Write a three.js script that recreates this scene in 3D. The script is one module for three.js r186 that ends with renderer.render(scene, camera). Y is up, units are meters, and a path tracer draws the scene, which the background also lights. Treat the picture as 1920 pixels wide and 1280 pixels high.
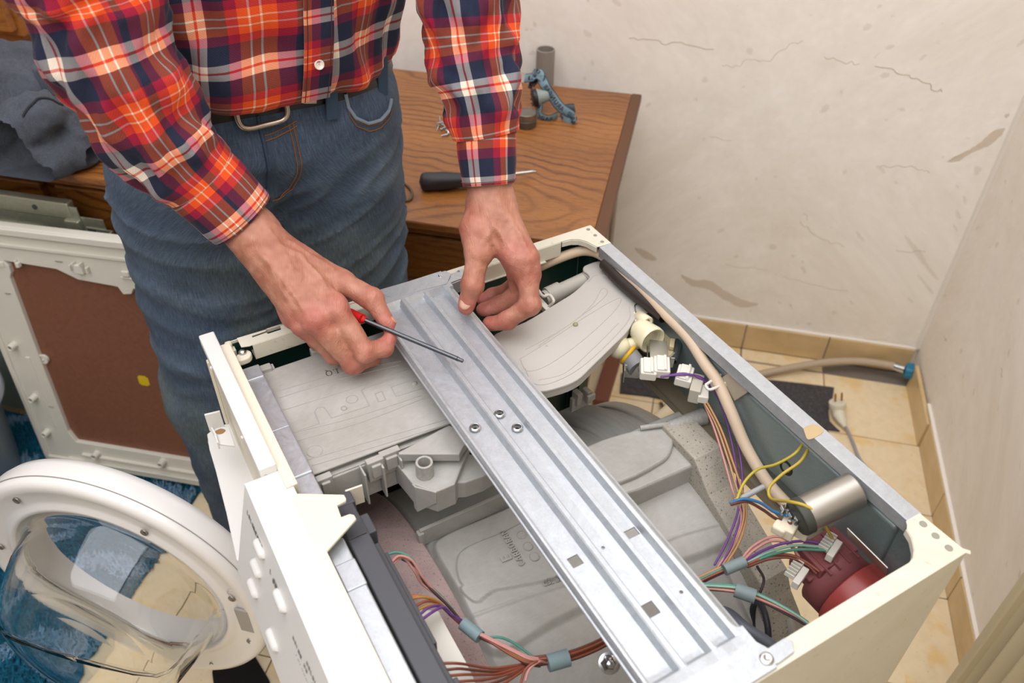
import * as THREE from 'three';
import { mergeGeometries, mergeVertices, toCreasedNormals } from 'three/addons/utils/BufferGeometryUtils.js';
import { RoundedBoxGeometry } from 'three/addons/geometries/RoundedBoxGeometry.js';
import { ImprovedNoise } from 'three/addons/math/ImprovedNoise.js';
import { FontLoader } from 'three/addons/loaders/FontLoader.js';
import { TextGeometry } from 'three/addons/geometries/TextGeometry.js';
import { RectAreaLightUniformsLib } from 'three/addons/lights/RectAreaLightUniformsLib.js';
import { Brush, Evaluator, SUBTRACTION } from 'three-bvh-csg';

// ------------------------------------------------------------------ camera, light, exposure
const scene = new THREE.Scene();
scene.background = new THREE.Color(0x111111);
const renderer = new THREE.WebGLRenderer({ antialias: true });
renderer.toneMapping = THREE.LinearToneMapping;
renderer.toneMappingExposure = 1.0;
renderer.shadowMap.enabled = true;
const camera = new THREE.PerspectiveCamera(43.95, 1.5, 0.05, 30);
camera.matrixAutoUpdate = true;
camera.position.set(-0.2932, 1.4444, 0.4783);
{
  const yaw = 0.5292, pitch = 0.7151, roll = 0.0144;
  camera.rotation.order = 'YXZ';
  camera.rotation.set(-pitch, -yaw, roll);
}
camera.focus = 0.98; camera.userData.fStop = 5.6;
scene.add(camera);
RectAreaLightUniformsLib.init();
const LAMP = { s: -.38, f: .5, y: 2.44, w: 2.15, d: 3.0, power: 2.1 };   // s along the back wall, f away from it

// ------------------------------------------------------------------ helpers
let seed = 12345;
const rnd = () => { seed = (seed + 0x6D2B79F5) | 0; let t = Math.imul(seed ^ (seed >>> 15), 1 | seed); t = (t + Math.imul(t ^ (t >>> 7), 61 | t)) ^ t; return ((t ^ (t >>> 14)) >>> 0) / 4294967296; };
const rr = (a, b) => a + (b - a) * rnd();
const N_ = new ImprovedNoise();
const noise = (x, y = 0, z = 0) => N_.noise(x, y, z);
const fbm = (x, y, z = 0, o = 4) => { let s = 0, a = .5; for (let i = 0; i < o; i++) { s += a * noise(x, y, z); x = x * 2.03 + 7.1; y = y * 2.03 + 3.7; z = z * 2.03 + 1.3; a *= .5; } return s; };
const clamp = (x, a = 0, b = 1) => Math.min(b, Math.max(a, x));
const ss = (a, b, x) => { const t = clamp((x - a) / (b - a)); return t * t * (3 - 2 * t); };
const V = (a, b, c) => a.isVector3 ? a.clone() : Array.isArray(a) ? new THREE.Vector3(...a) : new THREE.Vector3(a, b, c);
const names = new Map();
const numbered = n => { const k = names.get(n) ?? 0; names.set(n, k + 1); return k ? n + '_' + String(k).padStart(3, '0') : n; };
const shade = o => { o.castShadow = true; o.receiveShadow = true; return o; };
function tag(o, label, category, group) { o.userData.label = label; o.userData.category = category; if (group) o.userData.group = group; return o; }
function thing(name, label, category, pos = [0, 0, 0], turn = 0, group) {
  const o = new THREE.Group(); o.name = numbered(name); o.position.set(...pos); o.rotation.y = turn; scene.add(o); return tag(o, label, category, group);
}
function part(name, geo, m, parent, label) {
  const g = Array.isArray(geo) ? merge(geo) : geo;
  const o = shade(new THREE.Mesh(g, m)); o.name = parent ? name : numbered(name); (parent || scene).add(o);
  if (label) o.userData.label = label; return o;
}
function struct(name, geo, m, parent) { const o = part(name, geo, m, parent); if (!parent) o.userData.kind = 'structure'; return o; }
function merge(list) {
  const l = list.flat(9).map(g => { const h = g.index ? g.toNonIndexed() : g.clone(); for (const k of Object.keys(h.attributes)) if (!['position', 'normal', 'uv'].includes(k)) h.deleteAttribute(k);
    if (!h.attributes.uv) h.setAttribute('uv', new THREE.BufferAttribute(new Float32Array(h.attributes.position.count * 2), 2)); if (!h.attributes.normal) h.computeVertexNormals(); h.morphAttributes = {}; return h; });
  return mergeGeometries(l);
}
// a box given by its limits, edges rounded; uv in metres
function bx(x0, x1, y0, y1, z0, z1, r = .001, seg = 1) {
  const w = x1 - x0, h = y1 - y0, d = z1 - z0; r = Math.min(r, w / 2.01, h / 2.01, d / 2.01);
  const g = r > 1e-5 ? new RoundedBoxGeometry(w, h, d, seg, r) : new THREE.BoxGeometry(w, h, d);
  g.translate((x0 + x1) / 2, (y0 + y1) / 2, (z0 + z1) / 2); return boxUV(g);
}
function boxUV(g, k = 1) {
  const p = g.attributes.position, n = g.attributes.normal, uv = new Float32Array(p.count * 2);
  for (let i = 0; i < p.count; i++) { const ax = Math.abs(n.getX(i)), ay = Math.abs(n.getY(i)), az = Math.abs(n.getZ(i));
    const [u, v] = ay >= ax && ay >= az ? [p.getX(i), p.getZ(i)] : ax >= az ? [p.getZ(i), p.getY(i)] : [p.getX(i), p.getY(i)]; uv[2 * i] = u * k; uv[2 * i + 1] = v * k; }
  g.setAttribute('uv', new THREE.BufferAttribute(uv, 2)); return g;
}
// oriented box: centre, size, euler
function ob(c, s, e = [0, 0, 0], r = .001) { const g = bx(-s[0] / 2, s[0] / 2, -s[1] / 2, s[1] / 2, -s[2] / 2, s[2] / 2, r); g.applyMatrix4(new THREE.Matrix4().compose(V(c), new THREE.Quaternion().setFromEuler(new THREE.Euler(...e)), V(1, 1, 1))); return g; }
// cylinder between two points
function cyl(a, b, r0, r1 = r0, seg = 24, open = false) {
  a = V(a); b = V(b); const d = b.clone().sub(a), L = d.length(); const g = new THREE.CylinderGeometry(r1, r0, L, seg, 1, open);
  g.translate(0, L / 2, 0); g.applyQuaternion(new THREE.Quaternion().setFromUnitVectors(V(0, 1, 0), d.normalize())); g.translate(a.x, a.y, a.z); return g;
}
// profile [[radius, height] ...] turned about the axis from a towards b
function lathe(prof, a, dir, seg = 32) { const g = new THREE.LatheGeometry(prof.map(p => new THREE.Vector2(p[0], p[1])), seg); g.applyQuaternion(new THREE.Quaternion().setFromUnitVectors(V(0, 1, 0), V(dir).normalize())); g.translate(...a); return g; }
function tube(pts, r, seg = 0, rad = 8, closed = false) { const c = new THREE.CatmullRomCurve3(pts.map(p => V(p)), closed, 'catmullrom', .5); return new THREE.TubeGeometry(c, seg || pts.length * 7, r, rad, closed); }
const caps = (pts, r) => [new THREE.SphereGeometry(r, 10, 8).translate(...pts[0]), new THREE.SphereGeometry(r, 10, 8).translate(...pts.at(-1))];
// horizontal plate from a polygon of [x, z], y0 to y1, with holes and a small bevel
function shapeOf(poly, holes = []) {
  const s = new THREE.Shape(poly.map(p => new THREE.Vector2(p[0], -p[1])));
  for (const h of holes) s.holes.push(new THREE.Path(h.map(p => new THREE.Vector2(p[0], -p[1])))); return s;
}
function plate(poly, y0, y1, holes = [], bev = .0006, bs = 2) {
  const g = new THREE.ExtrudeGeometry(shapeOf(poly, holes), { depth: Math.max(1e-4, y1 - y0 - 2 * bev), bevelEnabled: bev > 0, bevelThickness: bev, bevelSize: bev, bevelOffset: -bev, bevelSegments: bs, curveSegments: 8 });
  g.rotateX(-Math.PI / 2); g.translate(0, y0 + bev, 0); return boxUV(g);
}
const ring = (cx, cz, r, n = 16, k = 1) => Array.from({ length: n }, (_, i) => [cx + r * Math.cos(i / n * 6.28318), cz + k * r * Math.sin(i / n * 6.28318)]);
// closed smooth outline through control points
function smooth(poly, n = 8, closed = true) { const c = new THREE.CatmullRomCurve3(poly.map(p => V(p[0], 0, p[1])), closed, 'centripetal'); return c.getPoints(poly.length * n).slice(0, closed ? -1 : undefined).map(p => [p.x, p.z]); }
// upright sheet that follows a line of [x, z] (or [x, z, yTop, yBottom])
function ribbon(pts, yt, yb, t = .0012) {
  const out = [], L = pts.length, nor = pts.map((p, i) => { const a = pts[Math.max(0, i - 1)], b = pts[Math.min(L - 1, i + 1)], l = Math.hypot(b[0] - a[0], b[1] - a[1]) || 1; return [-(b[1] - a[1]) / l, (b[0] - a[0]) / l]; });
  const P = (i, s, top) => [pts[i][0] + nor[i][0] * s * t / 2, top ? (pts[i][2] ?? yt) : (pts[i][3] ?? yb), pts[i][1] + nor[i][1] * s * t / 2];
  const quad = (a, b, c, d) => out.push(...a, ...b, ...c, ...a, ...c, ...d);
  for (let i = 0; i < L - 1; i++) { quad(P(i, 1, 1), P(i, 1, 0), P(i + 1, 1, 0), P(i + 1, 1, 1)); quad(P(i, -1, 1), P(i + 1, -1, 1), P(i + 1, -1, 0), P(i, -1, 0)); quad(P(i, 1, 1), P(i + 1, 1, 1), P(i + 1, -1, 1), P(i, -1, 1)); quad(P(i, 1, 0), P(i, -1, 0), P(i + 1, -1, 0), P(i + 1, 1, 0)); }
  for (const i of [0, L - 1]) quad(P(i, 1, 1), P(i, -1, 1), P(i, -1, 0), P(i, 1, 0));
  const g = new THREE.BufferGeometry(); g.setAttribute('position', new THREE.Float32BufferAttribute(out, 3)); g.computeVertexNormals(); return boxUV(g);
}
// skin a list of rings (each a list of points) into a surface; uv from the callback or (around, along)
function loft(rings, uvf, closeU = true, capA = false, capB = false) {
  const n = rings[0].length, m = rings.length, w = closeU ? n + 1 : n, pos = [], uv = [], idx = [];
  for (let j = 0; j < m; j++) for (let i = 0; i < w; i++) { const p = rings[j][i % n]; pos.push(...(p.isVector3 ? [p.x, p.y, p.z] : p)); const t = uvf ? uvf(i, j, p) : [i / n, j / m]; uv.push(t[0], t[1]); }
  for (let j = 0; j < m - 1; j++) for (let i = 0; i < w - 1; i++) { const a = j * w + i, b = a + 1, c = a + w, d = c + 1; idx.push(a, b, d, a, d, c); }
  const cap = (j, flip) => { const c = [0, 0, 0]; for (let i = 0; i < n; i++) for (let k = 0; k < 3; k++) c[k] += pos[(j * w + i) * 3 + k] / n; const q = pos.length / 3; pos.push(...c); uv.push(0, 0); for (let i = 0; i < n; i++) flip ? idx.push(q, j * w + i + 1, j * w + i) : idx.push(q, j * w + i, j * w + i + 1); };
  if (capA) cap(0, true); if (capB) cap(m - 1, false);
  const g = new THREE.BufferGeometry(); g.setAttribute('position', new THREE.Float32BufferAttribute(pos, 3)); g.setAttribute('uv', new THREE.Float32BufferAttribute(uv, 2)); g.setIndex(idx); g.computeVertexNormals();
  if (closeU) { const N = g.attributes.normal; for (let j = 0; j < m; j++) { const a = j * w, b = a + n; const v = V(N.getX(a) + N.getX(b), N.getY(a) + N.getY(b), N.getZ(a) + N.getZ(b)).normalize(); N.setXYZ(a, v.x, v.y, v.z); N.setXYZ(b, v.x, v.y, v.z); } }
  return g;
}
// turn the faces of a closed surface outwards
function outward(g) { const p = g.attributes.position, id = g.index.array; let v = 0; const a = V(0, 0, 0), b = V(0, 0, 0), c = V(0, 0, 0); for (let i = 0; i < id.length; i += 3) { a.fromBufferAttribute(p, id[i]); b.fromBufferAttribute(p, id[i + 1]); c.fromBufferAttribute(p, id[i + 2]); v += a.dot(b.cross(c)); } if (v < 0) { for (let i = 0; i < id.length; i += 3) { const t = id[i]; id[i] = id[i + 1]; id[i + 1] = t; } g.computeVertexNormals(); } return g; }
// surface nets over a signed distance field
function sdfMesh(f, lo, hi, cell) {
  const n = [0, 1, 2].map(k => Math.ceil((hi[k] - lo[k]) / cell) + 1), [nx, ny, nz] = n, F = new Float32Array(nx * ny * nz), id = (i, j, k) => i + nx * (j + ny * k);
  for (let k = 0; k < nz; k++) for (let j = 0; j < ny; j++) for (let i = 0; i < nx; i++) F[id(i, j, k)] = f(lo[0] + i * cell, lo[1] + j * cell, lo[2] + k * cell);
  const pos = [], idx = [], vid = new Int32Array(nx * ny * nz).fill(-1);
  for (let k = 0; k < nz - 1; k++) for (let j = 0; j < ny - 1; j++) for (let i = 0; i < nx - 1; i++) {
    let c = 0, x = 0, y = 0, z = 0; const v = [];
    for (let q = 0; q < 8; q++) v.push(F[id(i + (q & 1), j + (q >> 1 & 1), k + (q >> 2))]);
    for (let q = 0; q < 8; q++) for (const b of [1, 2, 4]) if (!(q & b)) { const a0 = v[q], a1 = v[q | b]; if ((a0 < 0) !== (a1 < 0)) { const t = a0 / (a0 - a1); x += (q & 1) + (b === 1 ? t : 0); y += (q >> 1 & 1) + (b === 2 ? t : 0); z += (q >> 2) + (b === 4 ? t : 0); c++; } }
    if (c) { vid[id(i, j, k)] = pos.length / 3; pos.push(lo[0] + (i + x / c) * cell, lo[1] + (j + y / c) * cell, lo[2] + (k + z / c) * cell); }
  }
  for (let k = 1; k < nz - 1; k++) for (let j = 1; j < ny - 1; j++) for (let i = 1; i < nx - 1; i++) {
    const a = F[id(i, j, k)] < 0;
    const q = (A, B, C, D, flip) => { if (A < 0 || B < 0 || C < 0 || D < 0) return; flip ? idx.push(A, C, B, A, D, C) : idx.push(A, B, C, A, C, D); };
    if (a !== F[id(i + 1, j, k)] < 0) q(vid[id(i, j - 1, k - 1)], vid[id(i, j, k - 1)], vid[id(i, j, k)], vid[id(i, j - 1, k)], !a);
    if (a !== F[id(i, j + 1, k)] < 0) q(vid[id(i - 1, j, k - 1)], vid[id(i - 1, j, k)], vid[id(i, j, k)], vid[id(i, j, k - 1)], !a);
    if (a !== F[id(i, j, k + 1)] < 0) q(vid[id(i - 1, j - 1, k)], vid[id(i, j - 1, k)], vid[id(i, j, k)], vid[id(i - 1, j, k)], !a);
  }
  const g = new THREE.BufferGeometry(); g.setAttribute('position', new THREE.Float32BufferAttribute(pos, 3)); g.setIndex(idx); g.computeVertexNormals(); return g;
}
// distance to a tapered capsule
function capsule(px, py, pz, a, b, ra, rb) {
  const bx_ = b[0] - a[0], by = b[1] - a[1], bz = b[2] - a[2], x = px - a[0], y = py - a[1], z = pz - a[2];
  const t = clamp((x * bx_ + y * by + z * bz) / (bx_ * bx_ + by * by + bz * bz + 1e-12)), dx = x - t * bx_, dy = y - t * by, dz = z - t * bz;
  return Math.sqrt(dx * dx + dy * dy + dz * dz) - (ra + (rb - ra) * t);
}
const smin = (a, b, k) => { const h = clamp(.5 + .5 * (b - a) / k); return b + (a - b) * h - k * h * (1 - h); };
function uvBy(g, f) { const p = g.attributes.position, uv = new Float32Array(p.count * 2); for (let i = 0; i < p.count; i++) { const t = f(p.getX(i), p.getY(i), p.getZ(i), i); uv[2 * i] = t[0]; uv[2 * i + 1] = t[1]; } g.setAttribute('uv', new THREE.BufferAttribute(uv, 2)); return g; }
function colorBy(g, f) { const p = g.attributes.position, c = new Float32Array(p.count * 3), col = new THREE.Color(); for (let i = 0; i < p.count; i++) { f(col, p.getX(i), p.getY(i), p.getZ(i), i); c.set([col.r, col.g, col.b], 3 * i); } g.setAttribute('color', new THREE.BufferAttribute(c, 3)); return g; }
// textures computed texel by texel, f(u, v) returns sRGB 0..255 (or one grey value)
function tex(w, h, f, rep = [1, 1], srgb = true) {
  const d = new Uint8Array(w * h * 4);
  for (let y = 0; y < h; y++) for (let x = 0; x < w; x++) { const c = f(x / w, y / h, x, y), o = 4 * (y * w + x); if (Array.isArray(c)) { d[o] = clamp(c[0], 0, 255); d[o + 1] = clamp(c[1], 0, 255); d[o + 2] = clamp(c[2], 0, 255); } else d[o] = d[o + 1] = d[o + 2] = clamp(c, 0, 255); d[o + 3] = 255; }
  const t = new THREE.DataTexture(d, w, h, THREE.RGBAFormat); t.wrapS = t.wrapT = THREE.RepeatWrapping; t.magFilter = THREE.LinearFilter; t.minFilter = THREE.LinearMipmapLinearFilter; t.generateMipmaps = true; t.repeat.set(...rep); if (srgb) t.colorSpace = THREE.SRGBColorSpace; t.needsUpdate = true; return t;
}
// tileable noise from the periodic lattice: sample a torus
const tnoise = (u, v, f, s = 0) => { const a = u * 6.28318, b = v * 6.28318, R = f / 6.28318; return noise(Math.cos(a) * R + s, Math.sin(a) * R + Math.cos(b) * R * 1.01 + s * 1.7, Math.sin(b) * R + s * .3); };
const tfbm = (u, v, f, s = 0, o = 3) => { let r = 0, a = .5; for (let i = 0; i < o; i++) { r += a * tnoise(u, v, f, s + i * 9.1); f *= 2.1; a *= .5; } return r; };
const std = (color, roughness = .6, metalness = 0, x = {}) => new THREE.MeshStandardMaterial({ color, roughness, metalness, ...x });
const phys = (color, roughness = .6, x = {}) => new THREE.MeshPhysicalMaterial({ color, roughness, ...x });
const PHI = 42.5 * Math.PI / 180;               // the walls stand turned by this against the machine
const inRoom = o => { o.rotation.y = -PHI; return o; };   // local x along the back wall, local z away from it

// ------------------------------------------------------------------ room shell
const SB = .755, DA = -1.197, SL = -3.2, DN = 3.0, HC = 2.5;
const plasterMap = (base, s) => tex(512, 512, (u, v) => {
  const a = tfbm(u, v, 3, s, 4), b = tfbm(u, v, 22, s + 5, 3), c = tfbm(u, v, 90, s + 8, 2), sp = tnoise(u, v, 60, s + 31) > .62 ? 14 : 0;
  return [base[0] + a * 16 + b * 9 + c * 6 - sp, base[1] + a * 19 + b * 10 + c * 6 - sp * 1.1, base[2] + a * 26 + b * 12 + c * 6 - sp * 1.3];
}, [.8, .8]);
const plasterBump = tex(512, 512, (u, v) => 128 + 90 * tfbm(u, v, 8, 3, 4) + 40 * tfbm(u, v, 60, 6, 2), [1.1, 1.1], false);
const wallA = std(0xffffff, .85, 0, { map: plasterMap([247, 241, 231], 2), bumpMap: plasterBump, bumpScale: .0016 });
const wallB = std(0xffffff, .85, 0, { map: plasterMap([241, 232, 219], 17), bumpMap: plasterBump, bumpScale: .0012 });
const ceilMat = std(0xf3f1ec, .9);
const wBack = inRoom(struct('wall_back', bx(SL - .1, SB + .1, -.1, HC + .1, DA - .1, DA, 0), wallA));
const wRight = inRoom(struct('wall_right', bx(SB, SB + .1, -.1, HC + .1, DA - .1, DN + .1, 0), wallB));
inRoom(struct('wall_left', bx(SL - .1, SL, -.1, HC + .1, DA - .1, DN + .1, 0), wallB));
inRoom(struct('wall_front', bx(SL - .1, SB + .1, -.1, HC + .1, DN, DN + .1, 0), wallB));
inRoom(struct('ceiling', bx(SL - .1, SB + .1, HC, HC + .1, DA - .1, DN + .1, 0), ceilMat));
// ceiling lamp: broad flat diffuser
{
  const lamp = thing('ceiling_lamp', 'broad white luminous ceiling panel with flat diffuser', 'lamp', [LAMP.s * Math.cos(PHI) - LAMP.f * Math.sin(PHI), 0, LAMP.s * Math.sin(PHI) + LAMP.f * Math.cos(PHI)], -PHI);
  part('housing', bx(-LAMP.w / 2 - .03, LAMP.w / 2 + .03, LAMP.y + .012, HC, -LAMP.d / 2 - .03, LAMP.d / 2 + .03, .004), std(0xe8e8e6, .5), lamp);
  part('diffuser', bx(-LAMP.w / 2, LAMP.w / 2, LAMP.y + .002, LAMP.y + .012, -LAMP.d / 2, LAMP.d / 2, .002), std(0xf4f2ee, .6, 0, { emissive: 0xf9f9ff, emissiveIntensity: 1.0 }), lamp);
  const L = new THREE.RectAreaLight(0xf9f9ff, LAMP.power, LAMP.w, LAMP.d); L.position.set(0, LAMP.y, 0); L.rotation.x = -Math.PI / 2; lamp.add(L); L.castShadow = true;
}
// cracks, chipped places and stains of the plaster, where they run on the wall
const crackMat = std(0xbfb09a, .95), chipMat = std(0xded2c2, .95), pale = std(0xefe9dd, .95);
const crack = (pts, r, wall, m = crackMat, name = 'crack') => { const P = []; for (let i = 0; i < pts.length - 1; i++) for (let k = 0; k < 4; k++) { const t = k / 4, j = i || k ? .004 : 0; P.push(pts[i].map((c, q) => c + (pts[i + 1][q] - c) * t + (wall === wBack ? (q === 2 ? 0 : rr(-j, j)) : (q === 0 ? 0 : rr(-j, j))))); } P.push(pts.at(-1)); return part(name, tube(P, r, P.length * 3, 4), m, wall); };
for (const [p, r] of [
  [[[-.0308,.7715,-1.197],[.0079,.7708,-1.197],[.0467,.7679,-1.197],[.084,.7738,-1.197],[.1424,.7662,-1.197]], .0007], [[[.1639,.7347,-1.197],[.1909,.7352,-1.197],[.2196,.7539,-1.197],[.2547,.7486,-1.197],[.2838,.7846,-1.197],[.3113,.8002,-1.197]], .0004],
  [[[.3591,.7725,-1.197],[.3919,.7649,-1.197],[.4296,.7655,-1.197]], .0005], [[[.4588,.7631,-1.197],[.5014,.7555,-1.197],[.546,.7481,-1.197],[.5741,.7323,-1.197],[.5976,.7249,-1.197]], .0008],
  [[[.5296,.5489,-1.197],[.5707,.5569,-1.197],[.6048,.5513,-1.197],[.6298,.5471,-1.197]], .0005], [[[.1652,.5721,-1.197],[.2138,.5705,-1.197]], .0004], [[[.3994,.3903,-1.197],[.4362,.3597,-1.197],[.4815,.3448,-1.197],[.5106,.3377,-1.197]], .0005],
  [[[.2563,.2463,-1.197],[.32,.2445,-1.197],[.3574,.2461,-1.197]], .0004], [[[.3972,.2355,-1.197],[.4628,.2214,-1.197],[.5502,.2178,-1.197]], .0004], [[[.4156,.3971,-1.197],[.4027,.4122,-1.197]], .0004],
  [[[.6214,.3484,-1.197],[.6443,.3492,-1.197],[.6834,.3527,-1.197]], .0005], [[[.6233,.0842,-1.197],[.6864,.0847,-1.197],[.7446,.0791,-1.197]], .0005]]) crack(p, r, wBack);
for (const p of [[[.755,.3566,-1.4354],[.755,.3689,-1.4375]], [[.755,.2124,-1.0623],[.755,.2067,-1.0879]], [[.755,.3763,-.7673],[.755,.3774,-.7886]]]) crack(p, .0008, wRight);
const chip = (pts, m) => { const sh = new THREE.Shape(new THREE.CatmullRomCurve3(pts.map(p => V(p[0], p[1], 0)), true, 'centripetal').getPoints(pts.length * 6).map(p => new THREE.Vector2(p.x + rr(-.0012, .0012), p.y + rr(-.0012, .0012)))); const g = new THREE.ExtrudeGeometry(sh, { depth: .0006, bevelEnabled: false }); g.translate(0, 0, DA - .0003); return part('plaster_chip', g, m, wBack); };
chip([[.1566,.197,-1.197],[.1882,.1877,-1.197],[.2269,.1912,-1.197],[.2728,.1662,-1.197],[.3192,.1478,-1.197],[.3556,.141,-1.197],[.3197,.1241,-1.197],[.2748,.1396,-1.197],[.2244,.1658,-1.197],[.1844,.1687,-1.197]], chipMat);
chip([[.0349,.2571,-1.197],[.0586,.2563,-1.197],[.0929,.2316,-1.197],[.071,.2279,-1.197],[.0441,.2443,-1.197]], chipMat);
chip([[.6563,.5771,-1.197],[.6797,.6012,-1.197],[.7053,.6288,-1.197],[.7187,.6542,-1.197],[.7374,.6635,-1.197],[.7366,.6493,-1.197],[.7225,.6237,-1.197],[.6956,.6033,-1.197],[.6751,.5809,-1.197]], std(0xdccfbd, .95));
for (const [p, m] of [[[[.5544,.8217,-1.197],[.5594,.8243,-1.197],[.5626,.8173,-1.197],[.5566,.8178,-1.197]], pale], [[[.7277,.69,-1.197],[.735,.6943,-1.197],[.7346,.6874,-1.197],[.7303,.6857,-1.197]], chipMat]]) chip(p, m);
// plaster fillet in the corner of the two walls
part('corner_fillet', tube([[SB - .001, .08, DA + .001], [SB, .6, DA], [SB - .001, 1.2, DA + .001], [SB, 2.5, DA]], .009, 30, 8), std(0xe9e1d6, .9), wBack);

// floor: slab, then every ceramic tile
const GR = .2035;
const floorSlab = inRoom(struct('floor', bx(SL - .1, SB + .1, -.1, -.004, DA - .1, DN + .1, 0), std(0x7d746a, .95)));
const tileTex = s => tex(256, 256, (u, v) => { const a = fbm(u * 3 + s, v * 3 + s * 2, s, 4), b = fbm(u * 9 + s, v * 9, s + 4, 3), m = ss(.02, .34, a), sp = noise(u * 40 + s, v * 40, s) > .66 ? 26 : 0; const d = ss(.18, .5, b) * 14; return [236 - 2 * m + b * 12 - sp - d * .3, 217 - 14 * m + b * 14 - sp - d * .8, 180 - 34 * m + b * 18 - sp * 1.2 - d]; }, [1 / GR, 1 / GR]);
const tileMats = [3, 11, 23, 37].map(s => std(0xffffff, .32, 0, { map: tileTex(s) }));
const tileG = bx(-GR / 2 + .0012, GR / 2 - .0012, -.008, 0, -GR / 2 + .0012, GR / 2 - .0012, .0008);
for (let i = 0; i < 11; i++) for (let j = -1; j < 12; j++) {
  const s = SB - .008 - GR * (i + .5), d = -.935 - GR * .5 + GR * j; if (d < -1.15 && d > -2) { if (i > 5) continue; }
  if (d > 1.4 || s < -1.45 || (j < 0 && i === 0)) continue;
  const narrow = j < 0; const o = part('tile', narrow ? bx(-GR / 2 + .002, GR / 2 - .002, -.008, -.0005, -.024, .018, .0006) : tileG, tileMats[(i * 7 + j * 5 + 9) % 4], floorSlab);
  o.position.set(s, 0, narrow ? -1.163 : d); o.rotation.y = narrow ? 0 : ((i * 3 + j * 5 + 20) % 4) * Math.PI / 2;
}
// skirting of cut tiles
const skMat = [5, 9, 14].map(s => std(0xffffff, .35, 0, { map: tex(128, 64, (u, v) => { const a = fbm(u * 3 + s, v * 2, s, 3); return [214 + a * 22, 186 + a * 22, 138 + a * 26]; }, [1 / GR, 12]) }));
const skG = bx(-GR / 2 + .0015, GR / 2 - .0015, .001, .075, 0, .009, .0008);
const baseA = inRoom(struct('baseboard_back', bx(-2.59, SB - .001, .075, .079, DA, DA + .007, .001), std(0xf0e9de, .9)));
for (let i = 0; i < 4; i++) { const o = part('tile', skG, skMat[i % 3], baseA); o.position.set(SB - .008 - GR * (i + .5), 0, DA + .001); o.rotation.x = .012 * (i % 2); }
const baseB = inRoom(struct('baseboard_right', bx(SB - .008, SB, .075, .0795, DA + .2, DN, .001), std(0xf0e9de, .9)));
for (let j = 0; j < 8; j++) { const o = part('tile', skG, skMat[(j + 1) % 3], baseB); o.position.set(SB - .001 - (j ? 0 : .004), j ? 0 : -.004, -1.138 + GR * (j + .5)); o.rotation.y = -Math.PI / 2; if (!j) o.rotation.z = .0; }

// ------------------------------------------------------------------ oak dresser
const oakTex = (bright, sc) => tex(1024, 1024, (u, v) => {
  const x = u * 1.0 * sc, z = v * 1.0 * sc;                  // metres
  const w = fbm(x * 2.2, z * 5, 1, 3), w2 = fbm(x * 7, z * 16, 4, 2);
  const c1 = Math.hypot((x - .3) * .19, (z - .36) * 1.0 + .05 * w), c2 = Math.hypot((x - .8) * .15, z - .74 + .04 * w);
  const q = Math.min(c1, c2 * 1.05) + w * .055 + w2 * .02 + noise(x * 16, z * 9, 21) * .012; const ringv = Math.pow(.5 + .5 * Math.sin(q * 330), 4.5) * (.35 + .65 * ss(-.15, .25, fbm(x * 5, z * 7, 9, 2)));
  const fine = noise(x * 26, z * 620, 3) * .5 + noise(x * 60, z * 1500, 8) * .5, pore = noise(x * 45, z * 900, 5) > .42 ? 1 : 0;
  const tone = fbm(x * 1.4, z * 6, 12, 3);
  const k = bright; return [(146 + tone * 40 + fine * 26 - ringv * 42 - pore * 26) * k, (92 + tone * 34 + fine * 22 - ringv * 34 - pore * 22) * k, (38 + tone * 24 + fine * 15 - ringv * 20 - pore * 12) * k];
}, [1 / sc, 1 / sc]);
const oakTopMap = oakTex(1, 1);
const oakTop = phys(0xffffff, .42, { map: oakTopMap, clearcoat: .35, clearcoatRoughness: .35 });
const oakEdge = std(0x5e3b22, .5);
const DT = .685;
const dresser = inRoom(thing('dresser', 'dark stained oak dresser with broad top and carved drawer fronts', 'dresser'));
part('top', bx(-2.1, -.0075, DT - .016, DT, -1.127, -.5585, .004, 2), oakTop, dresser);
part('edge_band', bx(-.0085, .0125, DT - .0165, DT + .0004, -1.1275, -.558, .003, 2), oakEdge, dresser, 'darker oak edge band along the side of the top');
part('front_moulding', [bx(-2.1, .004, DT - .028, DT - .016, -1.12, -.572, .004, 2), bx(-2.1, -.002, DT - .04, DT - .028, -1.12, -.582, .003)], oakTop, dresser);
part('side_panel', [bx(-.04, -.02, .06, DT - .03, -1.12, -.6, .002), bx(-.02, -.014, .06, DT - .03, -1.12, -1.06, .002), bx(-.02, -.014, .06, DT - .03, -.66, -.6, .002)], std(0x8d7b6b, .6), dresser);
part('carcass', [bx(-2.1, -.04, .06, DT - .03, -1.12, -.625, .002)], oakTop, dresser);
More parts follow.
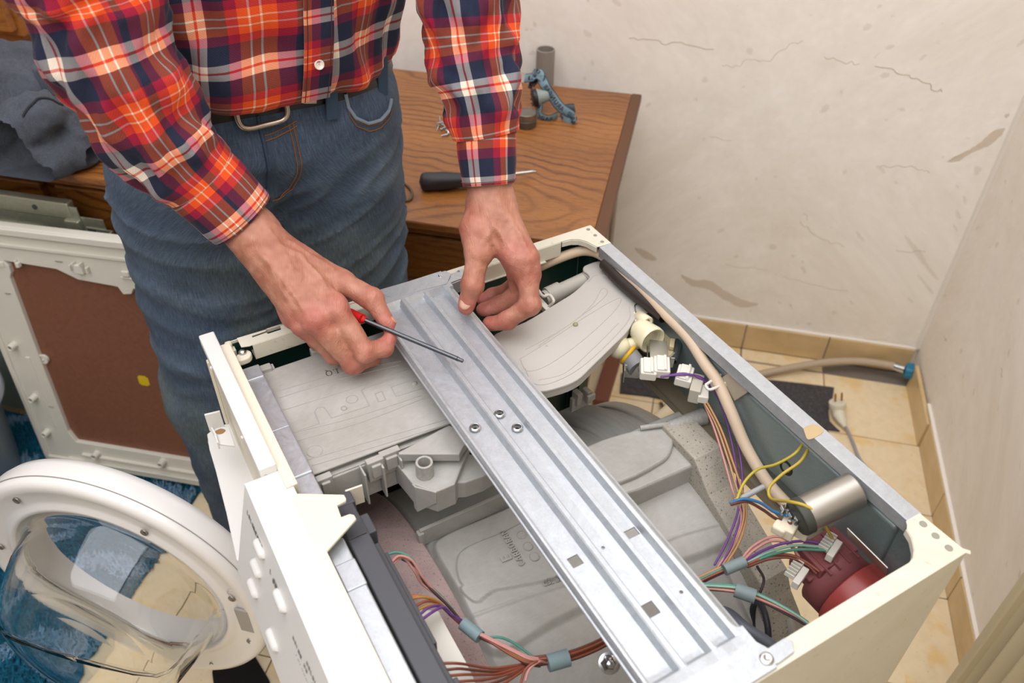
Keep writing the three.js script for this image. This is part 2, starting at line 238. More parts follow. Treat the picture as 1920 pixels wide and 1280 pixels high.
// drawer fronts with raised panels, knobs turned from wood
for (let i = 0; i < 4; i++) {
  const x1 = -.07 - i * .49, x0 = x1 - .46;
  for (const [y0, y1] of [[.46, .625], [.27, .44], [.09, .25]]) {
    const dr = part('drawer', [bx(x0, x1, y0, y1, -.63, -.605, .006, 2)], oakTop, dresser);
    part('raised_panel', plate(smooth([[x0 + .04, -y0 - .03], [x0 + .03, -(y0 + y1) / 2], [x0 + .04, -y1 + .03], [(x0 + x1) / 2 - .06, -y1 + .03], [(x0 + x1) / 2, -y1 + .012], [(x0 + x1) / 2 + .06, -y1 + .03], [x1 - .04, -y1 + .03], [x1 - .03, -(y0 + y1) / 2], [x1 - .04, -y0 - .03], [(x0 + x1) / 2, -y0 - .022]]), 0, .014, [], .004).rotateX(Math.PI / 2).scale(1, -1, 1).translate(0, 0, -.607).scale(1, 1, 1), oakTop, dr);
    part('scroll_handle', [tube([[(x0 + x1) / 2 - .05, (y0 + y1) / 2 + .012, -.592], [(x0 + x1) / 2 - .035, (y0 + y1) / 2 - .014, -.575], [(x0 + x1) / 2, (y0 + y1) / 2 - .024, -.57], [(x0 + x1) / 2 + .035, (y0 + y1) / 2 - .014, -.575], [(x0 + x1) / 2 + .05, (y0 + y1) / 2 + .012, -.592]], .0085, 24, 10)], oakTop, dr);
  }
  part('leg', [bx(x0 - .02, x0 + .03, 0, .07, -.66, -.61, .006, 2)], oakTop, dresser);
}
part('leg', bx(-.07, -.02, 0, .07, -.66, -.61, .006, 2), oakTop, dresser); part('leg', bx(-.07, -.02, 0, .07, -1.11, -1.06, .006, 2), oakTop, dresser);
// hutch that stands on the dresser
const hutch = inRoom(thing('hutch', 'brown wooden hutch with moulded door standing on the dresser', 'cabinet'));
part('plinth', bx(-2.1, -1.33, DT + .0006, DT + .05, -1.125, -1.0, .002), oakTop, hutch);
part('body', [bx(-2.1, -1.3, DT + .05, DT + .62, -1.127, -.975, .004, 2)], oakTop, hutch);
const hDoor = part('door', [bx(-1.74, -1.31, DT + .065, DT + .61, -.976, -.955, .004, 2)], oakTop, hutch);
part('moulding', [bx(-1.72, -1.345, DT + .115, DT + .13, -.956, -.946, .004, 2), bx(-1.72, -1.345, DT + .14, DT + .15, -.956, -.948, .003, 2), bx(-1.36, -1.345, DT + .115, DT + .58, -.956, -.948, .003, 2)], std(0x93582c, .4), hDoor);
// grey conduit stub behind the dresser
const pipe = thing('conduit_pipe', 'open grey plastic pipe stub standing behind the dresser by the wall', 'pipe', [0, 0, 0]); inRoom(pipe);
part('tube', lathe([[.0165, 0], [.0195, 0], [.0195, .744], [.019, .745], [.017, .745], [.0165, .744], [.0165, 0]], [-.2, 0, -1.1655], [0, 1, 0], 32), std(0x8f8880, .6), pipe);

// ------------------------------------------------------------------ things on the dresser
const steel = std(0xc9cccd, .25, 1), darkSteel = std(0x55585b, .3, 1), blackPlastic = std(0x1d1e20, .45), rubberGrey = std(0x2c2e31, .55);
// screws: one kind, lying anyhow
{
  const head = lathe([[0, .0022], [.0015, .0022], [.0034, .0012], [.0036, 0], [0, 0]], [0, 0, 0], [1, 0, 0], 14), shank = cyl([-.012, 0, 0], [0, 0, 0], .0012, .0016, 8);
  const th = []; for (let i = 0; i < 6; i++) th.push(new THREE.TorusGeometry(.0016, .0004, 5, 10).rotateY(Math.PI / 2).translate(-.002 - i * .0016, 0, 0));
  const spots = [[.3354,.685,-.889],[.3359,.685,-.8762],[.3481,.685,-.8871],[.342,.685,-.8655],[.3513,.685,-.8981],[.3531,.685,-.8718],[.3565,.685,-.8901],[.3447,.685,-.894],[.346,.685,-.8782],[.3445,.685,-.8592],[.3361,.685,-.8515],[.3468,.685,-.9031]];
  let first = null; spots.forEach((c, i) => {
    let o; if (!first) { o = first = thing('screw', 'small silver screw in the loose heap on the dresser', 'screw', [0, 0, 0], 0, 'loose screws on the dresser'); part('head', head, steel, o); part('shank', [shank, ...th], steel, o); }
    else { o = first.clone(); o.name = numbered('screw'); scene.add(o); }
    o.position.set(c[0], c[1] + .0036 + (i > 6 && i < 9 ? .003 : 0), c[2]); o.rotation.set(rr(0, 6), rr(0, 6.28), (i % 3 === 2 ? 1.2 : .15) * (i % 2 ? 1 : -1));
  });
}
// screwdriver lying behind the arm
{
  const a = V([.2072,.7,-.6996]), b = V([.2761,.7,-.6701]), tip = V([.3966,.697,-.6412]), dir = b.clone().sub(a).normalize();
  const s = thing('screwdriver', 'screwdriver with thick black grip lying on the dresser', 'screwdriver', [0, 0, 0]);
  const L = a.distanceTo(b);
  const rings = []; for (let j = 0; j <= 30; j++) { const t = j / 30, r = .0165 * (t < .06 ? Math.sqrt(t / .06) * .85 + .05 : t < .16 ? .9 + (t - .06) : 1 - .25 * ss(.45, .95, t)) * (t > .97 ? .8 : 1), c = a.clone().addScaledVector(dir, t * L * 1.15), u = V(0, 1, 0), w = dir.clone().cross(u).normalize(); rings.push(Array.from({ length: 36 }, (_, i) => { const q = i / 36 * 6.28318, rr_ = r * (1 - .07 * ss(.2, .3, t) * ss(.9, .8, t) * (.5 + .5 * Math.cos(q * 6))); return c.clone().addScaledVector(u, rr_ * Math.sin(q)).addScaledVector(w, rr_ * Math.cos(q)); })); }
  part('grip', loft(rings, null, true, true, true), std(0x232428, .5), s);
  const e = a.clone().addScaledVector(dir, L * 1.13);
  part('shaft', [cyl(e.toArray(), tip.toArray(), .0031, .0031, 14), cyl(tip.toArray(), tip.clone().addScaledVector(dir, .008).toArray(), .0031, .0012, 8)], steel, s);
}
// loop of cord by the jeans
tag(part('cord_loop', tube([[.187,.6875,-.7413],[.1916,.6875,-.7244],[.1923,.6875,-.7017],[.1844,.6875,-.6823],[.1724,.6875,-.6733],[.1612,.6875,-.6833]], .0022, 40, 8), std(0x5d5145, .8)), 'short brown cord loop lying on the dresser beside the jeans', 'cord');
// tin with lid, and the head torch lying over it
{
  const c = [.4893,.687,-.8185];
  const t = thing('round_tin', 'two small round dark metal tins stacked on the dresser', 'tin', [c[0], DT, c[2]]);
  const tinM = std(0x6a6763, .35, .8);
  part('lower_tin', lathe([[0, 0], [.0195, 0], [.0205, .001], [.0205, .0135], [.0195, .0145], [0, .0145]], [0, 0, 0], [0, 1, 0], 40), tinM, t);
  part('upper_tin', lathe([[0, .0145], [.019, .0145], [.0195, .0155], [.0195, .026], [.0192, .0275], [.0178, .028], [.017, .0265], [0, .0265]], [0, 0, 0], [0, 1, 0], 40), std(0x8a8680, .3, .85), t);
}
{
  const strapTex = (() => { const c = document.createElement('canvas'); c.width = 1024; c.height = 96; const x = c.getContext('2d'); x.fillStyle = '#7e99a6'; x.fillRect(0, 0, 1024, 96); x.fillStyle = '#333c42'; x.fillRect(0, 0, 1024, 7); x.fillRect(0, 89, 1024, 7); x.fillStyle = '#20262c'; x.font = 'bold 62px sans-serif'; x.textBaseline = 'middle'; x.fillText('LED', 40, 50); x.fillText('ARUNGAR', 215, 50); x.fillText('LED', 690, 50); x.fillText('HE', 860, 50); const t = new THREE.CanvasTexture(c); t.colorSpace = THREE.SRGBColorSpace; t.wrapS = THREE.RepeatWrapping; return t; })();
  const strapM = std(0xffffff, .85, 0, { map: strapTex, side: THREE.DoubleSide });
  const h = thing('head_torch', 'head torch with grey-blue elastic lettered strap lying on the dresser', 'head torch', [0, 0, 0]);
  const strap = (pts, ups, w, u0, u1, name = 'strap') => { const c = new THREE.CatmullRomCurve3(pts.map(p => V(p))), cu = new THREE.CatmullRomCurve3(ups.map(p => V(p))), R = []; const n = 60; for (let j = 0; j <= n; j++) { const p = c.getPoint(j / n), T = c.getTangent(j / n), U = cu.getPoint(j / n); U.addScaledVector(T, -U.dot(T)).normalize(); const Nn = T.clone().cross(U).multiplyScalar(.0006), hw = w / 2; R.push([p.clone().addScaledVector(U, -hw).add(Nn), p.clone().addScaledVector(U, hw).add(Nn), p.clone().addScaledVector(U, hw).sub(Nn), p.clone().addScaledVector(U, -hw).sub(Nn)]); } return part(name, loft(R, (i, j) => [u0 + (u1 - u0) * j / n, [0, 1, 1, 0, 0][i]]), strapM, h); };
  // main band from the buckle down to the table and its folded end
  strap([[.5651,.742,-.8953], [.5533,.738,-.8554], [.5605,.722,-.842], [.5663,.706,-.8184], [.573,.7,-.7972], [.5759,.699,-.7824]], [[.5, .4, .7], [.6, .35, .6], [.62, .4, .55], [.6, .5, .5], [.5, .7, .4], [.3, .9, .2]], .019, .62, .02);
  strap([[.5759,.699,-.7824], [.573,.69,-.779], [.5647,.689,-.7909], [.5692,.69,-.8175], [.5798,.698,-.8194], [.5943,.702,-.8074]], [[.3, .9, .2], [.2, 1, .1], [.1, 1, .1], [.1, 1, .1], [.2, 1, .2], [.3, .9, .3]], .017, .7, 1);
  strap([[.5467,.715,-.8612], [.5355,.696,-.8455], [.5269,.691,-.825], [.5379,.69,-.8109], [.5579,.691,-.8134]], [[.6, .3, .6], [.5, .7, .4], [.3, .9, .2], [.1, 1, 0], [.1, 1, 0]], .016, .2, .55);
  strap([[.5382,.735,-.9079], [.5475,.743,-.8907], [.5557,.752,-.8885], [.5546,.75,-.8744], [.5503,.742,-.8748]], [[.5, .5, .5], [.5, .5, .5], [.6, .4, .6], [.6, .4, .6], [.6, .4, .6]], .018, .66, .85);
  part('buckle', [ob([.5522,.732,-.8938], [.022, .005, .014], [.3, .5, .5], .0015), ob([.5483,.724,-.8993], [.018, .006, .008], [.2, .7, .6], .0015)], blackPlastic, h);
  const lc = V([.5415,.715,-.8586]), ld = V([.5615,.718,-.8513]).sub(lc).normalize();
  part('lamp_housing', lathe([[0, 0], [.0155, 0], [.0165, .002], [.0165, .007], [.0155, .009], [.0145, .009], [.012, .026], [.010, .028], [0, .028]], lc.clone().addScaledVector(ld, -.008).toArray(), ld.toArray(), 32), std(0x8e9a96, .5), h);
  part('bezel', [lathe([[0, -.002], [.014, -.002], [.0172, 0], [.0172, .006], [.0165, .008], [.0165, 0], [0, 0]], lc.clone().addScaledVector(ld, -.011).toArray(), ld.toArray(), 28), ...Array.from({ length: 10 }, (_, i) => new THREE.SphereGeometry(.0016, 8, 6).translate(lc.x - ld.x * .013 + .0155 * Math.cos(i * .628) * ld.z, lc.y + .0155 * Math.sin(i * .628), lc.z - ld.z * .013 - .0155 * Math.cos(i * .628) * ld.x))], blackPlastic, h);
}

// ------------------------------------------------------------------ washing machine (its own axes are the scene's: x to its back, z across, y up)
const T = .82;
const galvTex = (a, b) => tex(256, 256, (u, v) => { const c = tfbm(u, v, 14, a, 3), d = tnoise(u, v, 60, a + 3); return [b[0] + c * 12 + d * 7, b[1] + c * 12 + d * 7, b[2] + c * 13 + d * 7]; }, [8, 8]);
const galvRough = tex(256, 256, (u, v) => 112 + 30 * tfbm(u, v, 20, 7, 3) + 30 * tnoise(u, v, 60, 2), [8, 8], false);
const galv = std(0xffffff, .95, .62, { map: galvTex(1, [188, 194, 199]), roughnessMap: galvRough });
const galvDull = std(0xffffff, 1, .55, { map: galvTex(5, [176, 180, 178]), roughnessMap: galvRough });
const galvBlue = std(0xffffff, 1, .6, { map: galvTex(9, [146, 162, 163]), roughnessMap: galvRough });
const enamelTex = tex(256, 256, (u, v) => { const c = tfbm(u, v, 6, 21, 3), d = tnoise(u, v, 40, 8) > .6 ? 16 : 0; return [220 + c * 10 - d, 216 + c * 11 - d, 198 + c * 16 - d * 1.2]; }, [4, 4]);
const enamel = std(0xffffff, .33, 0, { map: enamelTex }), cream = std(0xe6dfca, .45), white = std(0xe4e3df, .38), liner = std(0x17362f, .35);
const greyTex = tex(512, 512, (u, v) => { const c = tfbm(u, v, 4, 41, 3), d = tfbm(u, v, 30, 4, 2), e = tnoise(u, v * 6, 30, 12); return [173 + c * 22 + d * 9 + e * 4, 171 + c * 23 + d * 10 + e * 4, 165 + c * 25 + d * 11 + e * 4]; }, [4, 4]);
const greyPlastic = std(0xffffff, .5, 0, { map: greyTex }), paleGrey = std(0xb8b5af, .45, 0), tubMat = std(0xffffff, .42, 0, { map: greyTex });
const ivory = phys(0xe6e0bf, .35, { clearcoat: .3, clearcoatRoughness: .3 }), offWhite = std(0xdedbd0, .5);
const wm = thing('washing_machine', 'opened white front-loading washing machine without its lid, porthole door swung open', 'washing machine');
const P = (name, geo, m, parent = wm, label) => part(name, geo, m, parent, label);

// --- cabinet
const sideFar = P('side_panel', bx(-.21, .28, .03, .8188, -.298, -.2968, .0003), enamel);
P('inner_lining', bx(-.205, .262, .03, .815, -.2968, -.2958, 0), liner, sideFar, 'dark green inner lining');
const farFlange = [[-.198, -.298], [.2785, -.298], [.28, -.2965], ...[[.2801,-.2497],[.2638,-.2503],[.2589,-.2517],[.2541,-.2682],[.2477,-.2774],[.2385,-.2825],[.226,-.2837]], [-.19, -.2785], [-.198, -.281]];
const slot = [[-.1822,-.2938],[-.182,-.2905],[-.1663,-.2913],[-.1648,-.2884],[-.1498,-.2886],[-.1485,-.2965],[-.1633,-.2972],[-.166,-.2944]];
const railFar = P('top_rail', [plate(farFlange, T - .0015, T, [slot], .0004), ribbon([[-.186, -.2785], [.2241,-.2833]], T - .001, T - .0215), bx(-.186, .2, T - .0225, T - .0213, -.2966, -.279, 0), ribbon([[.2254,-.2827],[.2378,-.2814],[.247,-.2764],[.2534,-.2672],[.2582,-.2507]], T - .001, T - .008)], enamel);
for (const [x, z] of [[.2713,-.2902],[.2716,-.2742],[.2712,-.2574]]) P('bolt_hole', [new THREE.TorusGeometry(.0022, .0005, 6, 16).rotateX(Math.PI / 2).translate(x, T, z), new THREE.CylinderGeometry(.002, .002, .0008, 14).translate(x, T, z)], std(0x8f8c80, .6), railFar);
const sideNear = P('side_panel', bx(-.25, .28, .03, .8188, .2968, .298, .0003), enamel);
const nearFlange = [[-.2, .298], [.2785, .298], [.281, .301], [.284, .2985], [.28, .293], ...[[.2779,.2479],[.2599,.2481],[.2569,.2519],[.2532,.2545],[.2499,.2633],[.2414,.2735],[.2339,.2788],[.227,.2806],[.2026,.2804]], [-.2, .281]];
const railNear = P('top_rail', [plate(nearFlange, T - .0015, T, [], .0004), ribbon([[-.2, .2815], [.2026,.2804]], T - .001, T - .02), ribbon([[.2026,.2804],[.227,.2806],[.2339,.2788],[.2414,.2735],[.2499,.2633],[.2532,.2545]], T - .001, T - .008)], enamel);
for (const [x, z] of [[.2706,.2582],[.2698,.2725],[.2693,.2872]]) P('bolt_hole', [new THREE.TorusGeometry(.003, .0006, 6, 16).rotateX(Math.PI / 2).translate(x, T, z), new THREE.CylinderGeometry(.0028, .0028, .0006, 14).translate(x, T, z)], std(0x9a978b, .6), railNear);
P('rear_rail', [bx(.2625, .28, T - .0022, T - .0008, -.25, .25, .0004), bx(.2618, .263, T - .016, T - .001, -.25, .25, .0003), bx(.2775, .2785, .695, T - .002, -.25, .25, .0003)], galv);
const rearSheet = P('rear_panel', [bx(.2745, .2775, .705, T - .004, -.29, .29, .0004), new RoundedBoxGeometry(.012, .075, .46, 4, .0055).translate(.2755, .755, .01)], galvBlue);
P('lower_flange', [bx(.252, .277, .7035, .705, -.29, .29, .0005), bx(.252, .2532, .694, .705, -.29, .29, .0003)], std(0x9b8f78, .5, .4), rearSheet);
P('rear_post', bx(.262, .2785, .03, T - .003, -.2955, -.268, .001), liner); P('rear_post', bx(.262, .2785, .03, T - .003, .268, .2955, .001), liner);
P('base_frame', [bx(-.24, .278, .03, .07, -.296, -.27, .002), bx(-.24, .278, .03, .07, .27, .296, .002), bx(.25, .278, .03, .14, -.27, .27, .002), bx(-.24, -.21, .03, .07, -.27, .27, .002)], liner);
for (const [x, z] of [[-.2, -.25], [-.2, .25], [.24, -.25], [.24, .25]]) P('foot', lathe([[0, 0], [.02, 0], [.021, .004], [.019, .012], [.008, .014], [.008, .032], [0, .032]], [x, 0, z], [0, 1, 0], 20), blackPlastic);
// --- front
{
  const sh = new THREE.Shape([[-.298, .03], [.298, .03], [.298, .688], [-.298, .688]].map(q => new THREE.Vector2(...q))); const h = new THREE.Path(); h.absarc(0, .43, .165, 0, Math.PI * 2, true); sh.holes.push(h);
  const g = new THREE.ExtrudeGeometry(sh, { depth: .012, bevelEnabled: true, bevelThickness: .003, bevelSize: .003, bevelOffset: -.003, curveSegments: 48 }); g.rotateY(-Math.PI / 2); g.translate(-.238, 0, 0);
  P('front_panel', boxUV(g), white);
  P('door_seal', new THREE.TorusGeometry(.158, .014, 14, 60).rotateY(Math.PI / 2).translate(-.235, .43, 0), std(0x6e6d6b, .6));
}
P('front_ledge', [plate([...[[-.279,-.1026],[-.2716,-.1672],[-.2657,-.2327],[-.2635,-.2685],[-.2598,-.2924]], [-.25, -.298], [-.226, -.298], [-.226, -.06], [-.262, -.06]], .694, .70, [], .0015), bx(-.262, -.23, .66, .697, -.29, .05, .004)], white);
P('recess_wall', [bx(-.2325, -.2285, .698, .822, -.305, -.088, .001), bx(-.236, -.2325, .70, .80, -.303, -.296, .001)], cream);
P('top_strip', [bx(-.2355, -.2185, .8165, .83, -.3105, -.088, .0016, 2), bx(-.2375, -.234, .82, .8235, -.262, -.258, .0008), bx(-.2375, -.234, .82, .8235, -.146, -.142, .0008)], white);
P('inner_strip', [bx(-.2187, -.2075, .80, .8225, -.292, -.062, .001), bx(-.2187, -.203, .80, .812, -.302, -.288, .001), bx(-.2125, -.205, .812, .819, -.3, -.292, .002)], cream);
{ const b = P('latch_bracket', [plate([[-.2572,-.2494],[-.2427,-.2478],[-.2376,-.2403],[-.2398,-.2095],[-.2557,-.222],[-.2557,-.2374]], .746, .7485, [], .0008), ribbon([[-.2579,-.2476],[-.2419,-.2451]], .772, .747, .0025), ribbon([[-.2552,-.2488],[-.2542,-.2345],[-.2553,-.2197]], .752, .742, .0018)], white); P('rust_patch', plate(smooth([[-.2527,-.2411],[-.2464,-.2423],[-.2425,-.2372],[-.2469,-.2342],[-.2517,-.236]]), .7486, .7489, [], 0), std(0x9c7a52, .9), b); }
// control fascia: sloping printed face below a flat top, tabs towards the inside
{
  const prof = [[-.251, T], [-.2815, .703], [-.2795, .698], [-.262, .696], [-.25, .70], [-.235, .80], [-.212, T]];
  const s = new THREE.Shape(prof.map(q => new THREE.Vector2(...q))); const g = new THREE.ExtrudeGeometry(s, { depth: .386, bevelEnabled: true, bevelThickness: .0012, bevelSize: .0012, bevelOffset: -.0012, bevelSegments: 2 }); g.translate(0, 0, -.087);
  const fas = P('control_fascia', [boxUV(g)], white);
  P('inner_flange', [plate([...[[-.2182,-.0522],[-.2107,-.0516],[-.1745,-.0298],[-.1744,-.0248],[-.1759,-.0221],[-.1845,-.0213],[-.186,-.0069],[-.1779,-.0065],[-.175,-.0035],[-.1749,.0014],[-.2103,.0215]], [-.2095, .3], [-.222, .3]], T - .003, T + .0004, [], .0007)], cream, fas);
  const buttonM = std(0xdcdad5, .35);
  // buttons: rounded bars on the slope
  const o = V(-.251, T, 0), w = V(-.0305, -.12, 0).normalize(), nrm = V(-.12, .0305, 0).normalize();
  const on = (z, d, h) => [o.x + w.x * d + nrm.x * h, o.y + w.y * d + nrm.y * h, z];
  for (const [a, b] of [[[-.0421,.0226],[-.0177,.0321]], [[-.0458,.0535],[-.0222,.0637]], [[-.0498,.0854],[-.0252,.0973]], [[.0158,.0249],[.0427,.0343]], [[.0091,.089],[.0359,.0975]]]) {
    const d = (a[1] + b[1]) / 2, g = [], R = []; const z0 = Math.min(a[0], b[0]), z1 = Math.max(a[0], b[0]);
    for (let j = 0; j <= 10; j++) { const t = j / 10, zz = z0 + (z1 - z0) * t, k = Math.sqrt(1 - Math.pow(Math.abs(2 * t - 1), 7)); R.push(Array.from({ length: 14 }, (_, i) => { const q = i / 14 * 6.283; return on(zz, d + .0048 * k * Math.cos(q), .001 + .0048 * k * Math.sin(q)); })); }
    P('button', loft(R, null, true, true, true), buttonM, fas);
  }
  // print: short lines of tiny grey lettering and symbols
  const ink = std(0x6d6862, .7), lines = [];
  const bar = (z0, z1, d, hgt) => { const A = [on(z0, d, .0003), on(z1, d, .0003), on(z1, d + hgt, .0003), on(z0, d + hgt, .0003)]; const g = new THREE.BufferGeometry(); g.setAttribute('position', new THREE.Float32BufferAttribute([...A[0], ...A[1], ...A[2], ...A[0], ...A[2], ...A[3]], 3)); g.computeVertexNormals(); lines.push(boxUV(g)); };
  const word = (z, d, n, k = 1.7) => { for (let i = 0; i < n; i++) { const c = z + i * .0032 * k; if (rnd() < .12) continue; bar(c, c + .001 * k, d, .003 * k); if (rnd() < .7) bar(c, c + .0022 * k, d + (rnd() < .5 ? 0 : .0022 * k), .0009 * k); if (rnd() < .6) bar(c + .0013 * k, c + .0023 * k, d, .003 * k); } };
  for (const [q, n] of [[[-.0742,.0212], 9], [[-.0538,.0219], 4], [[-.072,.0517], 9], [[-.0557,.0553], 4], [[-.07,.0816], 7], [[-.0568,.0855], 4], [[-.0156,.0874], 8], [[-.0002,.0905], 4], [[-.0037,.025], 6], [[.0045,.0279], 5], [[-.0085,.0524], 9], [[-.0001,.0551], 7], [[.0057,.0602], 5]]) word(q[0], q[1], n);
  for (const [q, n] of [[[.0615,.0367], 5], [[.0563,.0545], 6], [[.0752,.037], 9], [[.0726,.0478], 9], [[.071,.0574], 9], [[.0677,.0717], 10], [[.066,.0818], 10], [[.0888,.0284], 7]]) word(q[0], q[1], n, 1.5);
  P('print', lines, ink, fas, 'tiny grey printed lettering').userData.kind = 'stuff';
}
// galvanised strips and bracket behind the front
{ const st = P('front_brace', [bx(-.2065, -.187, .792, .805, -.262, -.24, .0015), bx(-.2075, -.1865, .79, .8035, -.242, -.155, .002), bx(-.207, -.187, .79, .8045, -.156, -.085, .002), bx(-.2075, -.1875, .789, .8025, -.086, -.045, .002), bx(-.209, -.19, .788, .806, .003, .29, .002), bx(-.2085, -.1895, .788, .8075, .03, .06, .0015)], galv);
  P('corner_tab', plate(smooth([[-.2072,-.2777],[-.193,-.2831],[-.1896,-.2781],[-.1907,-.2726],[-.1948,-.2688],[-.2066,-.2693]], 5), .804, .812, [], .0015), cream, st);
  P('screw', [lathe([[0, .004], [.0022, .0038], [.0042, .002], [.0046, 0], [0, 0]], [-.1982,.812,-.2798], [0, 1, 0], 20)], steel, st); }
// dark box of the electronics
{ const bxg = P('electronics_box', [bx(-.187, -.1665, .74, .8, -.035, .295, .002, 2), bx(-.1668, -.160, .74, .786, .01, .295, .0015), bx(-.1602, -.156, .74, .78, .02, .125, .001), bx(-.1602, -.155, .74, .78, .16, .29, .001), bx(-.183, -.163, .75, .797, -.052, -.036, .002), bx(-.168, -.158, .75, .795, -.02, .004, .0015)], std(0x45474c, .5));
  P('box_lid_lip', [bx(-.1672, -.1655, .786, .7905, .008, .295, .0006), bx(-.1862, -.1685, .7995, .8015, -.01, .006, .0006)], std(0x3a3c41, .5), bxg);
  P('cream_tab', [ribbon([[-.1668,-.054],[-.1499,-.0529]], .795, .77, .002)], cream, bxg);
  P('circuit_tray', plate([[-.1457,.0515],[-.1279,.0648],[-.1288,.0804],[-.1291,.1255],[-.1305,.1427],[-.1347,.1655],[-.1772,.1414]], .716, .72, [], .0008), offWhite, bxg, 'cream tray below the box'); }

// --- cross brace: pressed sheet with three sunk channels
{
  const xs = [-.046, -.0425, -.0415, -.0385, -.0355, -.0335, -.0135, -.0115, -.0095, -.006, -.004, -.0015, .0005, .0155, .018, .0195, .023, .0245, .0265, .0285, .0405, .0425, .0445, .0485, .0515, .0535, .0555, .057];
  const dip = (x, z) => { let d = 0; for (const [a, b] of [[-.0385, -.0095], [-.0045, .0215], [.0255, .0465]]) { const e = Math.min(x - a, b - x), zl = Math.min(z + .270, .262 - z); d = Math.max(d, ss(.0, .0036, Math.min(e, zl * .6))); } return d; };
  const hx = (x, z) => T + .003 - .0082 * dip(x, z) - .004 * ss(.0505, .056, x) * (z > -.262 && z < .255 ? 1 : 0) - .006 * ss(-.0415, -.0455, x);
  const zs = []; for (let i = 0; i <= 150; i++) { const t = i / 150; zs.push(-.2975 + .594 * t); } for (const q of [-.270, -.268, -.266, -.264, .256, .258, .260, .262]) zs.push(q); zs.sort((a, b) => a - b);
  const nx = 76, grid = (top) => zs.map(z => Array.from({ length: nx }, (_, i) => { const x = -.046 + .103 * i / (nx - 1); return [x, hx(x, z) - (top ? 0 : .0016), z]; }));
  const A = grid(true), B = grid(false), R = A.map((r, j) => [...r, ...B[j].slice().reverse()]);
  let g = loft(R, null, true); { const w = 2 * nx + 1, id = Array.from(g.index.array), J = zs.length - 1; for (let i = 0; i < nx - 1; i++) { const a = i, b = i + 1, c = 2 * nx - 2 - i, d = 2 * nx - 1 - i, o = J * w; id.push(a, c, b, a, d, c, o + a, o + b, o + c, o + a, o + c, o + d); } g.setIndex(id); g.deleteAttribute('normal'); g.deleteAttribute('uv'); g = outward(mergeVertices(g, 1e-6)); g.computeVertexNormals(); } g = boxUV(g);
  const ev = new Evaluator(); ev.useGroups = false; ev.attributes = ['position', 'normal', 'uv'];
  let br = new Brush(g); br.updateMatrixWorld();
  const cut = gg => { const c = new Brush(gg); c.updateMatrixWorld(); br = ev.evaluate(br, c, SUBTRACTION); };
  for (const [x, z] of [[.0043,-.0534],[.0104,-.0276],[-.0269,-.0485]]) cut(new THREE.CylinderGeometry(.0034, .0034, .03, 20).translate(x, T, z));
  for (const [x, z] of [[.0048,.134],[.0374,.2036]]) cut(new THREE.CylinderGeometry(.0018, .0018, .03, 12).translate(x, T, z));
  for (const [x, z, w, l] of [[...[-.0243,.1336], .011, .011], [...[.0051,.204], .011, .013], [...[.0365,.1335], .012, .009]]) cut(bx(x - w / 2, x + w / 2, T - .02, T + .02, z - l / 2, z + l / 2, 0));
  const brace = P('cross_brace', boxUV(toCreasedNormals(br.geometry, .6)), galv, wm, 'pressed galvanised sheet brace with three long channels');
  for (const [x, z] of [[.0043,-.0534],[.0104,-.0276],[-.0269,-.0485]]) P('eyelet', lathe([[.0034, -.004], [.0036, .0014], [.0044, .002], [.0058, .0004], [.006, 0], [.0046, .0002], [.0034, -.004]], [x, T - .0032, z], [0, 1, 0], 24), steel, brace);
  P('end_tab', [plate([[.052,-.2736],[.0655,-.286],[.0798,-.2909],[.0838,-.2899],[.0826,-.2804],[.078,-.2729],[.0614,-.2721],[.055,-.2708]], T + .0005, T + .002, [[.0606,-.285],[.0628,-.285]][0] ? [ring(...[.06,-.2853], .002, 10), ring(...[.0766,-.2875], .0022, 10)] : [], .0003), ribbon([[.0545,-.2698],[.0775,-.2719]], T + .001, T - .016, .0014)], galv, brace);
  P('end_tab', [plate([[.0533,.2626],[.0621,.2809],[.0795,.2806],[.0835,.2861],[.078,.2935],[.0617,.2946],[.0403,.2926],[.0396,.2811]], T + .0005, T + .0022, [], .0004)], galv, brace); P('end_flange', [plate([[-.0325,-.2986],[.0617,-.2945],[.0655,-.286],[.0517,-.2701],[-.0175,-.2773]], T + .0031, T + .0037, [], .0001)], galv, brace);
  const sc = [.0542,.8225,.2874]; P('rivet', lathe([[0, .001], [.002, .001], [.003, .0025], [.0055, .0015], [.006, 0], [0, 0]], sc, [0, 1, 0], 24), steel, brace);
  P('rivet', lathe([[0, .0006], [.0018, .0012], [.0032, .0004], [.0034, 0], [0, 0]], [.0521,.8232,-.2883], [0, 1, 0], 18), steel, brace);
}

